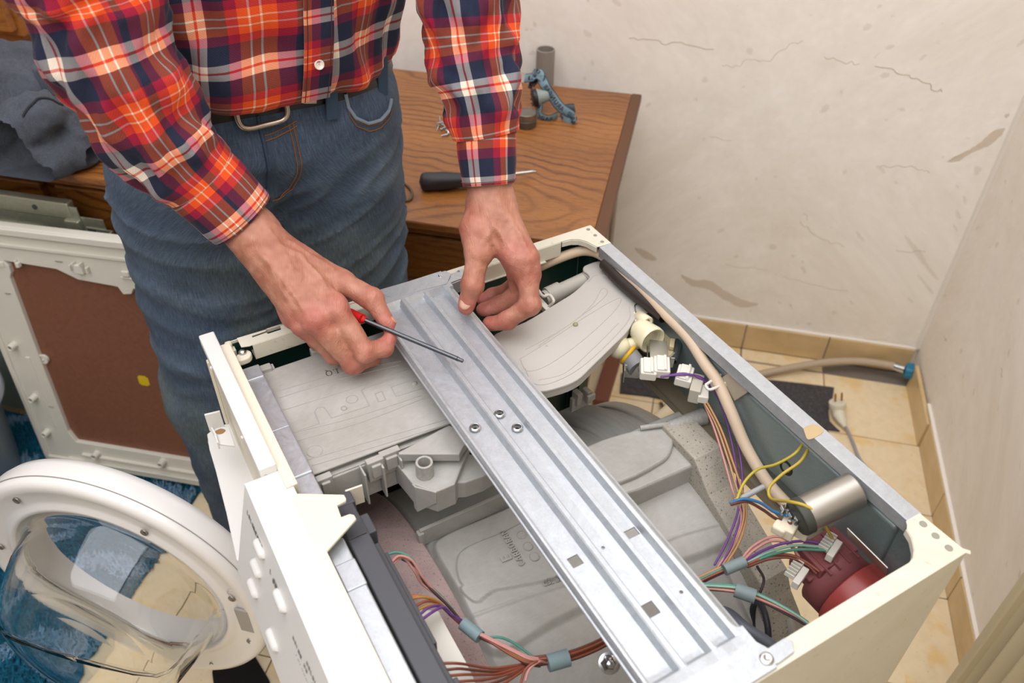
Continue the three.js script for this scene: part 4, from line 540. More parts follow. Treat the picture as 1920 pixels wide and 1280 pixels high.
// --- wiring
{
  const W = { violet: 0x6b3f86, peach: 0xbb9066, tan: 0xb88758, pink: 0xc58d83, brown: 0x6d3b2c, orange: 0xbd6a30, green: 0x4f8f7c, mint: 0x8fb5a4, ochre: 0xa97b36, grey: 0x77808a, blue: 0x2f6f9e, dark: 0x3f3438, yellow: 0xbfae3c, gold: 0xc0a63a, rust: 0x8a4a34 };
  const M = {}; for (const k in W) M[k] = std(W[k], .45);
  const wire = (col, pts, r = .0013) => P('wire', [tube(pts, r, pts.length * 9, 7), ...caps(pts, r)], M[col]);
  const off = (pts, a, b, c) => pts.map((q, i) => [q[0] + a * Math.sin(i * 1.3 + b * 900), q[1] + b, q[2] + c]);
  // from the valves along the back to the harness
  const back = [[.2208,.777,-.0462],[.2396,.78,-.0363],[.2545,.775,-.0217],[.2652,.76,-.0052],[.2641,.745,.0215],[.2546,.73,.052],[.2378,.715,.0815],[.2173,.7,.1072],[.1866,.69,.1297],[.164,.68,.1398]];
  wire('violet', back); wire('violet', [[.2143,.777,-.0478],[.2342,.782,-.0348],[.2531,.777,-.0262],[.2631,.765,-.0106],[.2604,.75,.0153],[.2493,.735,.045],[.2341,.72,.0755],[.2162,.705,.1027],[.1876,.69,.1224],[.1599,.68,.136]]);
  wire('peach', [[.2435,.765,-.0135],[.2425,.75,.0197],[.2334,.735,.0544],[.2229,.72,.0865],[.2164,.705,.1111],[.1962,.69,.1272],[.1633,.68,.1424]]); wire('tan', [[.2463,.767,-.0116],[.2424,.75,.0291],[.2334,.735,.0633],[.2256,.72,.0923],[.2214,.705,.1098],[.1983,.69,.1299],[.1644,.68,.1445]]);
  wire('pink', [[.2475,.762,-.0157],[.2399,.745,.0223],[.2293,.73,.0561],[.2149,.72,.0905],[.2149,.7,.1099],[.1909,.69,.1282],[.1612,.68,.1397]]);
  // earth leads
  wire('yellow', [[.274,.79,.1143],[.2583,.785,.119],[.2431,.77,.1122],[.2324,.755,.0999],[.215,.745,.1014],[.1944,.74,.1138]], .0016); wire('gold', [[.2735,.79,.1225],[.2553,.785,.1297],[.2339,.775,.1284],[.2182,.765,.1302],[.211,.765,.1419],[.1976,.8,.1699],[.2039,.806,.1862],[.216,.79,.1968],[.2406,.75,.2005]], .0017);
  P('lug', [cyl([.273,.79,.1146], [.2801,.792,.1129], .0022, .0022, 8), cyl([.2725,.79,.1228], [.2795,.792,.1211], .0022, .0022, 8), ob([.2853,.7925,.112], [.016, .0012, .014], [0, .1, 0], .0004)], std(0xb59a5c, .35, .8));
  P('copper_patch', plate(smooth([[.2628,.1165],[.2769,.1201],[.2776,.129],[.2675,.1317],[.2545,.1302],[.2574,.1235]], 5), T - .001, T - .0003, [], .0002), std(0xc4ad86, .6, .3));
  wire('blue', [[.1872,.742,.1132],[.2005,.745,.1178],[.2046,.755,.1347],[.1944,.775,.1591],[.1948,.785,.174]], .0017); wire('brown', [[.1867,.742,.1153],[.2027,.742,.1203],[.2044,.75,.1402],[.1975,.765,.1625],[.1953,.78,.1801]], .0017);
  P('grey_sleeve', [cyl([.1968,.735,.1106], [.2321,.742,.114], .0032, .0032, 12)], std(0xa5a7a6, .5));
  // loom to the timer
  for (const [c, q] of [['pink', [[.1766,.7,.1535],[.1901,.71,.1518],[.2056,.72,.1559],[.2156,.725,.1656],[.2194,.72,.1802],[.2071,.715,.2021]]], ['pink', [[.1776,.7,.1556],[.1902,.71,.1557],[.2053,.72,.1602],[.2143,.725,.1724],[.2177,.72,.1866],[.2122,.715,.2028]]], ['violet', [[.1805,.7,.1572],[.1932,.715,.1629],[.2084,.73,.1732],[.2256,.735,.184],[.2378,.737,.1969]]], ['mint', [[.1797,.7,.1598],[.1967,.715,.1671],[.2139,.733,.1817],[.2289,.737,.1949],[.2423,.739,.2026]]], ['green', [[.1798,.7,.1613],[.1968,.715,.1709],[.2102,.733,.1855],[.2261,.737,.1977],[.236,.738,.2055]]], ['rust', [[.177,.7,.1612],[.1955,.712,.1692],[.2087,.722,.1831],[.2173,.722,.1967],[.2208,.722,.2116]]], ['brown', [[.1762,.7,.1637],[.1928,.712,.1722],[.2078,.72,.1847],[.217,.72,.1993],[.2181,.72,.2114]]], ['dark', [[.1913,.69,.1644],[.1933,.68,.1749],[.1851,.67,.1812],[.1798,.66,.1818]]]]) wire(c, q, .0015);
  for (let i = 0; i < 9; i++) wire(['rust', 'brown', 'tan', 'peach', 'pink', 'green', 'violet', 'brown', 'rust'][i], off([[.1759,.7,.1583],[.1589,.697,.1539],[.1414,.693,.1505],[.1205,.688,.1473]], .0015, (i % 3) * .0022, Math.floor(i / 3) * .0022 - .002), .0013);
  P('tape_sleeve', cyl([.1507,.703,.1561], [.1739,.706,.1597], .0062, .0062, 12), std(0x7c8b8c, .55));
  for (let i = 0; i < 8; i++) wire(['pink', 'brown', 'green', 'pink', 'rust', 'mint', 'dark', 'pink'][i], off([[.1137,.688,.147],[.1345,.692,.1631],[.1522,.694,.1788],[.1687,.69,.1972],[.1848,.685,.2199],[.1949,.68,.2371]], .001, (i % 3) * .0024, Math.floor(i / 3) * .0026 - .002), .0014);
  P('tape_sleeve', cyl([.1484,.697,.1768], [.1608,.697,.1929], .0075, .0075, 12), std(0x7c8b8c, .55));
  P('cable', tube([[.1375,.65,.1618],[.1449,.66,.1801],[.1463,.665,.2017],[.1583,.66,.2253],[.1704,.65,.2423]], .0062, 40, 10), std(0x5a5f68, .5)); P('pulley_seal', new THREE.TorusGeometry(.026, .0035, 10, 36).rotateY(1.1).translate(...[.1926,.61,.1907]), std(0x262a31, .5));
  // front loom from the electronics
  const fr = [['green', [[-.1565,.765,.0122],[-.1446,.762,.0131],[-.1344,.755,.0201],[-.1305,.74,.0278],[-.1259,.725,.0341],[-.116,.71,.0478],[-.1095,.7,.0712],[-.1044,.7,.0871]]], ['pink', [[-.1573,.765,.024],[-.1449,.762,.0177],[-.1347,.755,.0234],[-.1303,.74,.0334],[-.1244,.725,.0405],[-.1158,.71,.0533],[-.1095,.7,.0712],[-.1044,.7,.0871]]], ['pink', [[-.1561,.763,.0245],[-.1411,.755,.0164],[-.1352,.745,.0277],[-.1316,.73,.0347],[-.1231,.72,.0456],[-.1154,.71,.0582],[-.1095,.7,.0745],[-.1045,.7,.0883]]], ['dark', [[-.1411,.752,.016],[-.1319,.745,.0254],[-.1288,.73,.0349],[-.1216,.72,.0485],[-.1144,.71,.0621],[-.1093,.7,.0752]]],
    ['orange', [[-.1533,.757,.0594],[-.1435,.755,.0635],[-.13,.74,.0655],[-.1204,.72,.0691],[-.1098,.7,.0763],[-.1038,.7,.0913]]], ['ochre', [[-.1534,.757,.0619],[-.1416,.755,.0652],[-.1287,.74,.0675],[-.1202,.72,.0711],[-.1094,.7,.0778],[-.1034,.7,.0928]]], ['rust', [[-.1541,.755,.0702],[-.1415,.752,.0682],[-.1301,.74,.068],[-.1207,.72,.0721],[-.1109,.7,.0783]]], ['ochre', [[-.154,.755,.0746],[-.1398,.75,.0722],[-.1278,.735,.0696],[-.1188,.715,.0723],[-.1109,.7,.0783]]], ['violet', [[-.1533,.753,.0785],[-.1407,.75,.0742],[-.1285,.738,.0713],[-.1195,.72,.0741],[-.1079,.7,.0747],[-.1013,.7,.0921]]], ['violet', [[-.1531,.752,.0835],[-.1392,.748,.0787],[-.1259,.736,.0726],[-.1173,.715,.0738],[-.1085,.7,.0783]]]];
  for (const [c, q] of fr) wire(c, q, .0014);
  P('tape_sleeve', cyl([-.1094,.702,.0778], [-.1019,.702,.0988], .0066, .0066, 12), std(0x7f9599, .55));
  for (let i = 0; i < 8; i++) wire(['orange', 'violet', 'pink', 'brown', 'ochre', 'pink', 'dark', 'rust'][i], off([[-.1035,.702,.0941],[-.0932,.7,.1094],[-.0823,.697,.1261],[-.0743,.695,.1374],[-.0635,.692,.1441]], .0012, (i % 3) * .0024, Math.floor(i / 3) * .0026 - .002), .0014);
  wire('green', [[-.0997,.7,.1],[-.0858,.7,.1066],[-.0758,.695,.1147],[-.0678,.69,.1267],[-.0645,.69,.1361]]); wire('pink', [[-.0855,.7,.1563],[-.0778,.702,.15],[-.066,.702,.1476],[-.0563,.69,.1469]]); wire('rust', [[-.0923,.7,.1583],[-.0808,.702,.1483],[-.0688,.704,.1473],[-.0593,.69,.147]]);
  for (let i = 0; i < 10; i++) wire(['rust', 'brown', 'rust', 'brown', 'pink', 'rust', 'brown', 'rust', 'dark', 'rust'][i], off([[-.0739,.69,.137],[-.0555,.691,.1455],[-.0358,.69,.1523],[-.0099,.688,.155],[.0161,.684,.1542],[.0411,.68,.1558]], .001, (i % 4) * .0022 - .001, Math.floor(i / 4) * .0025 - .002), .0014);
  P('tape_sleeve', cyl([-.0563,.692,.1488], [-.036,.692,.1534], .0085, .0085, 12), std(0x7c9093, .55));
  for (let i = 0; i < 6; i++) { const q = [[[-.1524,.745,.1271],[-.1424,.742,.1309],[-.129,.725,.1298],[-.1088,.705,.1326],[-.0878,.695,.1359],[-.072,.69,.1387]], [[-.1526,.745,.1338],[-.1418,.742,.137],[-.1272,.725,.1366],[-.1081,.705,.1365],[-.0889,.695,.1377],[-.0722,.69,.1392]], [[-.1522,.745,.1402],[-.141,.742,.1436],[-.1249,.725,.1425],[-.1072,.705,.1399],[-.0885,.695,.1391],[-.0725,.69,.1396]], [[-.152,.745,.147],[-.1417,.742,.1499],[-.1252,.725,.1481],[-.1063,.705,.1434],[-.0883,.695,.1416],[-.0728,.69,.1401]], [[-.1522,.745,.1534],[-.1424,.742,.1561],[-.1255,.725,.1536],[-.106,.705,.1477],[-.0875,.695,.1433],[-.0731,.69,.1405]], [[-.152,.745,.159],[-.1422,.742,.1617],[-.1253,.725,.1581],[-.1069,.705,.1513],[-.0877,.695,.1456],[-.0724,.69,.1415]]][i]; wire(i % 3 === 1 ? 'brown' : 'rust', q, .0013); }
  const nut = [.0069,.66,.1647]; P('nut', [lathe([[0, .008], [.004, .008], [.0045, .006], [.0045, 0], [.009, 0], [.009, -.002]], nut, [-.3, .8, .5], 6), lathe([[0, -.001], [.011, -.001], [.011, -.003]], nut, [-.3, .8, .5], 24)], steel);
  // white cable clips by the back
  for (const q of [[[[.2428,.785,-.0062],[.2702,.785,-.0111],[.2869,.785,-.012]], [[.2428,.785,-.0062],[.2436,.785,.0021],[.2674,.785,.0015],[.2817,.785,-.0006]], [[.2479,.783,.0002],[.2586,.783,.0031],[.282,.783,.0032]]]]) for (const k of q) P('cable_clip', tube(k, .0018, 20, 6), offWhite);
  P('cable_clip', [ob([.2478,.765,-.0111], [.012, .01, .022], [0, -.7, 0], .0012), ob([.2692,.772,-.013], [.018, .008, .014], [0, -.3, 0], .003)], offWhite);
  P('foam_pad', ob([.268,.7926,.0149], [.006, .03, .03], [.5, 0, 0], .001), std(0xb3aa98, .9));
}
// --- porthole door, swung open on its hinge
{
  const door = P('door', lathe([[.152, -.012], [.152, -.002], [.1555, .0025], [.162, .003], [.166, -.001], [.172, -.0015], [.186, .0], [.192, .0035], [.2, .004], [.2065, .002], [.2095, -.003], [.2115, -.012], [.2115, -.03], [.208, -.04], [.2, -.044], [.165, -.05], [.155, -.05], [.152, -.012]].map(q => q), [0, 0, 0], [0, 0, 1], 120), phys(0xeceae6, .3, { clearcoat: .4, clearcoatRoughness: .2 }), wm, 'white plastic porthole door ring');
  door.position.set(-.421, .429, -.349); door.rotation.y = -.7626;
  P('seam', new THREE.TorusGeometry(.2115, .0006, 6, 140).translate(0, 0, -.008), std(0x9c9893, .6), door);
  for (const q of [[[-.0986,.1542],[.08,.1477],[.1736,.0376],[.1775,-.0669],[.0965,-.1668],[-.1783,.0279]]].flat()) P('screw', [lathe([[0, .0014], [.002, .0014], [.0035, .0026], [.0048, .0026], [.0052, .001]], [q[0], q[1], .0004], [0, 0, 1], 20), ob([q[0], q[1], .002], [.0045, .0011, .001], [0, 0, .5], .0002), ob([q[0], q[1], .002], [.0011, .0045, .001], [0, 0, .5], .0002)], std(0x8a857c, .35, .7), door);
  P('hinge', [ob([.196, -.012, -.012], [.034, .05, .03], [0, 0, 0], .003), cyl([.211, -.05, -.012], [.211, .03, -.012], .007, .007, 18), ob([.225, -.01, -.012], [.03, .03, .006], [0, .5, 0], .001)], std(0xd9d6d0, .4), door);
  P('hinge_recess', ob([.182, -.01, .002], [.02, .052, .004], [0, 0, 0], .001), std(0xa39f99, .5), door);
  for (const q of [[.178, .05, 1.2], [.176, -.09, -1.4]]) P('moulded_mark', new THREE.TorusGeometry(.008, .0007, 6, 16, 3).rotateZ(q[2]).translate(q[0], q[1], .0012), std(0xcfcac4, .5), door);
  P('latch_hook', [ob([-.2, .01, .004], [.02, .014, .012], [0, 0, 0], .002), ob([-.214, .01, .012], [.012, .010, .022], [0, .3, 0], .002)], std(0x6d6b68, .4, .6), door);
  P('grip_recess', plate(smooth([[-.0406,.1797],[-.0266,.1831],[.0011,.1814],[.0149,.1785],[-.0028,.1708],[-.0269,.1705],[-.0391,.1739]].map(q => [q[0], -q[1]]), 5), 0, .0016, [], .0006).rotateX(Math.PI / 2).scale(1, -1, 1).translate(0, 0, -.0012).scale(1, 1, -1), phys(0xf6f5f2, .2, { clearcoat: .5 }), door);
  // glass bowl: thick pressed glass with a sloping bottom
  const G = [[.1535, -.008], [.1535, .0], [.147, .004], [.1425, .014], [.139, .04], [.135, .075], [.130, .092], [.118, .101], [.085, .1055], [.04, .1075], [.002, .108]], I = [[.002, .1015], [.04, .101], [.085, .099], [.114, .0945], [.1235, .087], [.1285, .073], [.1325, .04], [.136, .014], [.1395, .002], [.146, -.003], [.1535, -.008]];
  const prof = [...G, ...I], seg = 96, R = prof.map(([r, z]) => Array.from({ length: seg }, (_, i) => { const a = -i / seg * 6.28318, y = r * Math.sin(a), x = r * Math.cos(a), k = ss(.02, .1, z); return [x * (1 - .05 * k), y - .012 * k * (y < 0 ? .2 : 1), z + k * (-.30 * y * .35)]; }));
  P('glass_bowl', outward(loft(R)), phys(0xffffff, .02, { transmission: 1, ior: 1.5, thickness: .02, attenuationColor: new THREE.Color(0xd3e0d2), attenuationDistance: .12 }), door, 'clear pressed glass bowl');
}

// ------------------------------------------------------------------ things around the machine
// machine lid leaning against the dresser, its inside towards us
{
  const lid = thing('machine_lid', 'white framed machine lid with brown board underside leaning on the dresser', 'lid', [-1.147 * Math.cos(PHI) + .433 * Math.sin(PHI), .022, -1.147 * Math.sin(PHI) - .433 * Math.cos(PHI)]);
  lid.rotation.order = 'YXZ'; lid.rotation.set(-.108, -PHI, .034);
  const fm = std(0xdcd9cb, .45);
  const W = .6, H = .572;
  const outer = [[.0, 0], [W, 0], [W, H], [.03, H + .004], [.012, H - .02]], inn = [[.092, .062], [.508, .062], [.516, .07], [.516, .465], [.505, .475], [.345, .478], [.337, .466], [.322, .463], [.315, .478], [.235, .483], [.196, .5], [.085, .504], [.0915, .492], [.0905, .478], [.084, .466], [.081, .29], [.0805, .09]];
  const s = new THREE.Shape(outer.map(q => new THREE.Vector2(...q))); s.holes.push(new THREE.Path(inn.slice().reverse().map(q => new THREE.Vector2(...q))));
  const g = new THREE.ExtrudeGeometry(s, { depth: .010, bevelEnabled: true, bevelThickness: .0015, bevelSize: .0015, bevelSegments: 2 }); g.translate(0, 0, -.012);
  part('frame', [g, bx(0, .012, 0, H, -.02, .004, .002), bx(0, W, -.004, .012, -.02, .004, .003), bx(0, W, H - .012, H + .003, -.022, .006, .003), bx(W - .012, W, 0, H, -.02, .004, .002)], fm, lid);
  part('board', bx(.03, W - .03, .03, H - .03, -.014, -.0095, .0005), std(0x8a5a42, .5, 0, { map: tex(128, 128, (u, v) => { const a = tfbm(u, v, 20, 3, 2); return [235 + a * 24, 232 + a * 24, 230 + a * 24]; }, [6, 6]) }), lid, 'plain reddish brown board');
  for (const q of [[.02, .085, .49, .5, -.002, .002], [.03, W - .02, .535, .541, -.002, .004], [.05, .06, .1, .28, -.002, .0015], [.1, .5, .03, .034, -.002, .006], [.06, .5, .012, .016, -.002, .008]]) part('raised_lip', bx(...q, .001), fm, lid);
  for (const [x, y] of [[.036, .438], [.036, .308], [.0345, .177], [.0315, .082], [.138, .041], [.2965, .05], [.03, .5], [.45, .05]]) part('screw_post', lathe([[.0035, .013], [.0035, .004], [0, .004]].concat([]), [x, y, 0], [0, 0, 1], 16), std(0x9a968a, .6), lid) && part('screw_post', lathe([[.0036, .012], [.0045, .0145], [.0062, .0145], [.0068, .0135], [.0075, -.004]], [x, y, 0], [0, 0, 1], 18), fm, lid);
  for (const [x, y, a] of [[.086, .277, 0], [.332, .475, -1.57]]) { const t = part('tab', [bx(-.024, .002, -.010, .010, -.008, -.002, .002), new THREE.CylinderGeometry(.010, .010, .006, 24).rotateX(Math.PI / 2).translate(.002, 0, -.005), lathe([[0, .002], [.0015, .002], [.002, 0]], [.002, 0, -.002], [0, 0, 1], 10)], fm, lid); t.position.set(x, y, 0); t.rotation.z = a; }
  part('catch', [bx(.24, .258, .5, .517, 0, .008, .001), bx(.229, .232, .503, .514, 0, .006, .0006), bx(.264, .268, .503, .514, 0, .008, .0008), bx(.24, .243, .517, .522, 0, .01, .0006), bx(.255, .258, .517, .522, 0, .01, .0006)], fm, lid);
  part('catch', [bx(.335, .35, .505, .516, 0, .007, .002), bx(.33, .36, .5, .503, 0, .005, .0006)], fm, lid); part('catch', [bx(.115, .118, .495, .51, 0, .006, .0006), bx(.118, .124, .497, .506, 0, .008, .0008)], fm, lid);
  part('scratch', [bx(.2, .215, .516, .5175, 0, .0016, .0003), bx(.062, .074, .43, .4312, 0, .0016, .0003), bx(.06, .072, .155, .1562, 0, .0016, .0003), ob([.05, .49, .001], [.03, .0015, .001], [0, 0, -.7], .0002)], std(0x8e8a7e, .6), lid);
  part('yellow_label', [bx(.289, .312, .246, .264, -.0096, -.0092, .0001), bx(.292, .308, .243, .267, -.0096, -.0093, .0001)], std(0xd7b913, .5), lid, 'small yellow paper sticker');
}
// galvanised sheet behind the lid
{
  const sh = inRoom(thing('sheet_metal_panel', 'galvanised sheet metal panel standing between lid and dresser', 'metal panel'));
  const gm = std(0xffffff, 1, .75, { map: galvTex(31, [176, 178, 160]), roughnessMap: galvRough });
  part('sheet', [bx(-1.55, -.93, .03, .625, -0.5480, -0.5450, .001), bx(-1.55, -.945, .598, .632, -0.5610, -0.5430, .003), bx(-.96, -.93, .05, .60, -0.5480, -0.5370, .003)], gm, sh);
  part('pressed_rib', [tube([[-1.5, .52, -0.5420], [-1.1, .53, -0.5420], [-1.03, .525, -0.5420], [-1.0, .49, -0.5420], [-.995, .2, -0.5420]], .006, 40, 8), tube([[-1.5, .565, -0.5430], [-1.1, .572, -0.5430], [-1.0, .565, -0.5430], [-.965, .53, -0.5430], [-.962, .2, -0.5430]], .004, 40, 8)], gm, sh);
  part('flange', [bx(-.945, -.885, .03, .605, -0.5490, -0.5470, .0005), bx(-.925, -.87, .03, .585, -0.5470, -0.5450, .0005), bx(-.874, -.87, .03, .585, -0.5470, -0.5330, .0006)], gm, sh);
  part('bolt_hole', cyl([-1.015, .616, -0.5440], [-1.015, .616, -0.5415], .005, .005, 14), std(0x3a3d3c, .5), sh); part('bolt_hole', bx(-.922, -.905, .578, .583, -0.5460, -0.5445, .0005), std(0x3a3d3c, .5), sh);
}
// bucket
{
  const b = thing('bucket', 'pale grey-blue translucent plastic bucket on the rug beside the lid', 'bucket', [-1.285 * Math.cos(PHI) + .34 * Math.sin(PHI), .012, -1.285 * Math.sin(PHI) - .34 * Math.cos(PHI)]);
  part('body', lathe([[0, .002], [.105, .002], [.112, .006], [.118, .03], [.138, .232], [.1425, .24], [.1405, .241], [.135, .234], [.1155, .032], [.108, .008], [0, .006]], [0, 0, 0], [0, 1, 0], 72), phys(0x8795a2, .35, { transmission: .35, thickness: 0 }), b);
  part('rim', lathe([[.136, .228], [.139, .243], [.150, .247], [.156, .241], [.157, .225], [.154, .224], [.152, .238], [.147, .241], [.141, .238]], [0, 0, 0], [0, 1, 0], 72), phys(0xa3abb6, .35), b);
}
// shaggy rug
{
  const isStripe = (s, d) => { const w = s * .55 + d * 1.0 + .035 * Math.sin(s * 19) + .02 * noise(s * 9, d * 9, 2); const t = ((w * 5.6) % 1 + 1) % 1; return t < .27; };
  const rug = inRoom(thing('rug', 'teal shaggy rug with light blue zigzag stripes on the tiles', 'rug'));
  part('backing', bx(-2.3, -.787, .0005, .008, -.55, .95, .002), std(0x0d5268, .95), rug);
  const n = 30000, tg = new THREE.ConeGeometry(.0034, .02, 5, 1, true).translate(0, .008, 0), im = new THREE.InstancedMesh(tg, std(0xffffff, .95), n); im.name = 'pile'; im.userData.kind = 'stuff'; shade(im);
  const m = new THREE.Matrix4(), q = new THREE.Quaternion(), c = new THREE.Color();
  for (let i = 0; i < n; i++) { const near = i < 24000, s = near ? rr(-1.36, -.787) : rr(-2.2, -1.36), d = near ? rr(-.545, .35) : rr(-.545, .9); q.setFromEuler(new THREE.Euler(rr(-.7, .7), rr(0, 6), rr(-.7, .7))); const k = rr(.8, 1.35); m.compose(V(s, .004, d), q, V(near ? k : k * 2, k, near ? k : k * 2)); im.setMatrixAt(i, m); isStripe(s, d) ? c.setHex(0x7fa3bd) : c.setHex(0x0a6a88); c.offsetHSL(rr(-.01, .01), rr(-.05, .05), rr(-.04, .04)); im.setColorAt(i, c); }
  rug.add(im);
}
// dark felt mats
const feltTex = tex(256, 256, (u, v) => { const a = tfbm(u, v, 50, 3, 2), b = tnoise(u, v, 70, 9) > .5 ? 40 : 0; return [66 + a * 40 + b, 64 + a * 38 + b, 65 + a * 38 + b]; }, [5, 5]);
const felt = std(0xffffff, .95, 0, { map: feltTex });
tag(part('felt_mat', plate([[.9534,-.5532],[1.0327,-.5156],[1.0986,-.4637],[1.1512,-.4192],[1.1172,-.3914],[1.0786,-.3676],[1.0559,-.3402],[1.054,-.3216],[1.0536,-.3063],[1.0218,-.3338],[1.0162,-.3624],[.9796,-.4127],[.9362,-.4573]], .0005, .005, [], .0008), felt), 'ragged black felt mat on the tiles under the white plug', 'mat');
tag(part('felt_mat', plate([[.7219,-.7152],[.7486,-.7228],[.8256,-.7211],[.8801,-.6496],[.8711,-.556],[.7742,-.5744],[.7324,-.6186],[.6788,-.6611]], .0005, .005, [], .0008), felt), 'black felt mat seen through the open back of the machine', 'mat');
tag(part('felt_mat', plate([[-.3706,-.4303],[-.3581,-.4629],[-.3408,-.4626],[-.2974,-.443],[-.2863,-.3679],[-.3007,-.2227],[-.3925,-.2747]], .0005, .006, [], .0008), std(0x23252b, .95, 0, { map: feltTex })), 'dark ribbed mat on the tiles in front of the porthole door', 'mat');
tag(part('wood_offcut', plate([[.5997,-.6616],[.6658,-.727],[.7271,-.7833],[.7473,-.7536],[.6825,-.6915],[.6268,-.6383]], .0005, .02, [], .001), std(0x7b4a38, .6)), 'reddish brown wood offcut on the tiles behind the machine', 'wood');
// inlet hose on the floor
{
  const h = thing('floor_hose', 'beige water hose with blue nut lying along the tiled skirting', 'hose', [0, 0, 0]);
  const pts = [[.7292,.02,-.5649],[.8306,.012,-.5693],[.9504,.012,-.5519],[1.0066,.014,-.5379],[1.0885,.02,-.5138],[1.1781,.028,-.4788],[1.2471,.032,-.4399],[1.2918,.036,-.3964],[1.3051,.04,-.3729]];
  part('tube', tube(pts, .0095, 120, 16), std(0xb7a58c, .55), h);
  part('ferrule', cyl([1.3032,.039,-.3775], [1.3101,.044,-.3542], .0105, .0105, 20), steel, h);
  const a = V([1.3101,.044,-.3542]), d = V([1.3212,.046,-.3368]).sub(a).normalize();
  part('nut', [lathe([[.008, .0], [.0165, .0], [.018, .002], [.018, .017], [.0165, .0185], [.012, .0185], [.012, .006], [0, .006]], a.toArray(), d.toArray(), 28), ...Array.from({ length: 12 }, (_, i) => { const q = i / 12 * 6.283, u = V(0, 1, 0), w = d.clone().cross(u).normalize(), uu = w.clone().cross(d); const c = a.clone().addScaledVector(w, .018 * Math.cos(q)).addScaledVector(uu, .018 * Math.sin(q)); return cyl(c.clone().addScaledVector(d, .002).toArray(), c.clone().addScaledVector(d, .016).toArray(), .0018, .0018, 6); })], std(0x11799c, .4), h, 'blue plastic nut');
}
// mains plug
{
  const p = thing('mains_plug', 'off-white two-pin mains plug with grey cord lying on the black mat', 'plug', [0, 0, 0]);
  const pm = std(0xded9c2, .4), c = V([1.0735,.012,-.3315]), top = V([1.0858,.034,-.3561]), ax = top.clone().sub(c).normalize();
  const fw = V([1.0939,.02,-.3573]);
  part('face', lathe([[0, -.012], [.017, -.012], [.0195, -.009], [.0195, .004], [.0185, .006], [0, .006]], top.toArray(), [.05, .93, -.35], 32), pm, p);
  part('body', [loft([[.0185, .036, 1572, 765], [.0175, .02, 1571, 775], [.012, .014, 1578, 788], [.006, .012, 1583, 797]].map((r, i) => { const q = [[1.0854,.026,-.3513], [1.0789,.02,-.3395], [1.0724,.016,-.3218], [1.0676,.013,-.3063]][i]; return Array.from({ length: 20 }, (_, k) => { const a = k / 20 * 6.283; return [q[0] + r[0] * Math.cos(a), Math.max(.006, q[1] + r[0] * .75 * Math.sin(a)), q[2] + r[0] * .3 * Math.sin(a)]; }); }), null, true, true, true)], pm, p);
  for (const q of [[1.0802,.042,-.3603], [1.0961,.042,-.3554]]) part('pin', [cyl(q, [q[0] + .001, q[1] + .017, q[2] - .006], .0022, .0022, 12), new THREE.SphereGeometry(.0022, 10, 8).translate(q[0] + .001, q[1] + .017, q[2] - .006)], std(0xa8793a, .3, .9), p);
  part('cord', tube([[1.0687,.012,-.3086],[1.0633,.008,-.2889],[1.0457,.006,-.2555],[1.0268,.006,-.222],[1.0083,.006,-.1618],[.9602,.006,-.0891]], .0035, 40, 8), std(0x9a9aa0, .5), p);
}
// folded concertina door against the side wall
{
  const R = [], n = 30; for (let i = 0; i <= n; i++) { const d = -.22 + i * .018, s = .645 + (i % 2 ? .016 : 0); R.push([[s, d]]); }
  const o = inRoom(thing('folding_door', 'beige plastic concertina folding door with vertical pleats by the wall', 'folding door'));
  const bm = std(0xcfc2a2, .5);
  for (let i = 0; i < n; i++) { const [[a]] = [R[i]], [[b]] = [R[i + 1]]; const mid = [(a[0] + b[0]) / 2, (a[1] + b[1]) / 2], L = Math.hypot(b[0] - a[0], b[1] - a[1]), ang = Math.atan2(b[0] - a[0], b[1] - a[1]); part('pleat', ob([mid[0], 1.0, mid[1]], [.004, 1.98, L + .002], [0, ang, 0], .0012), bm, o); }
  part('lead_post', bx(.635, .70, .01, 1.99, -.232, -.214, .004, 2), bm, o);
}
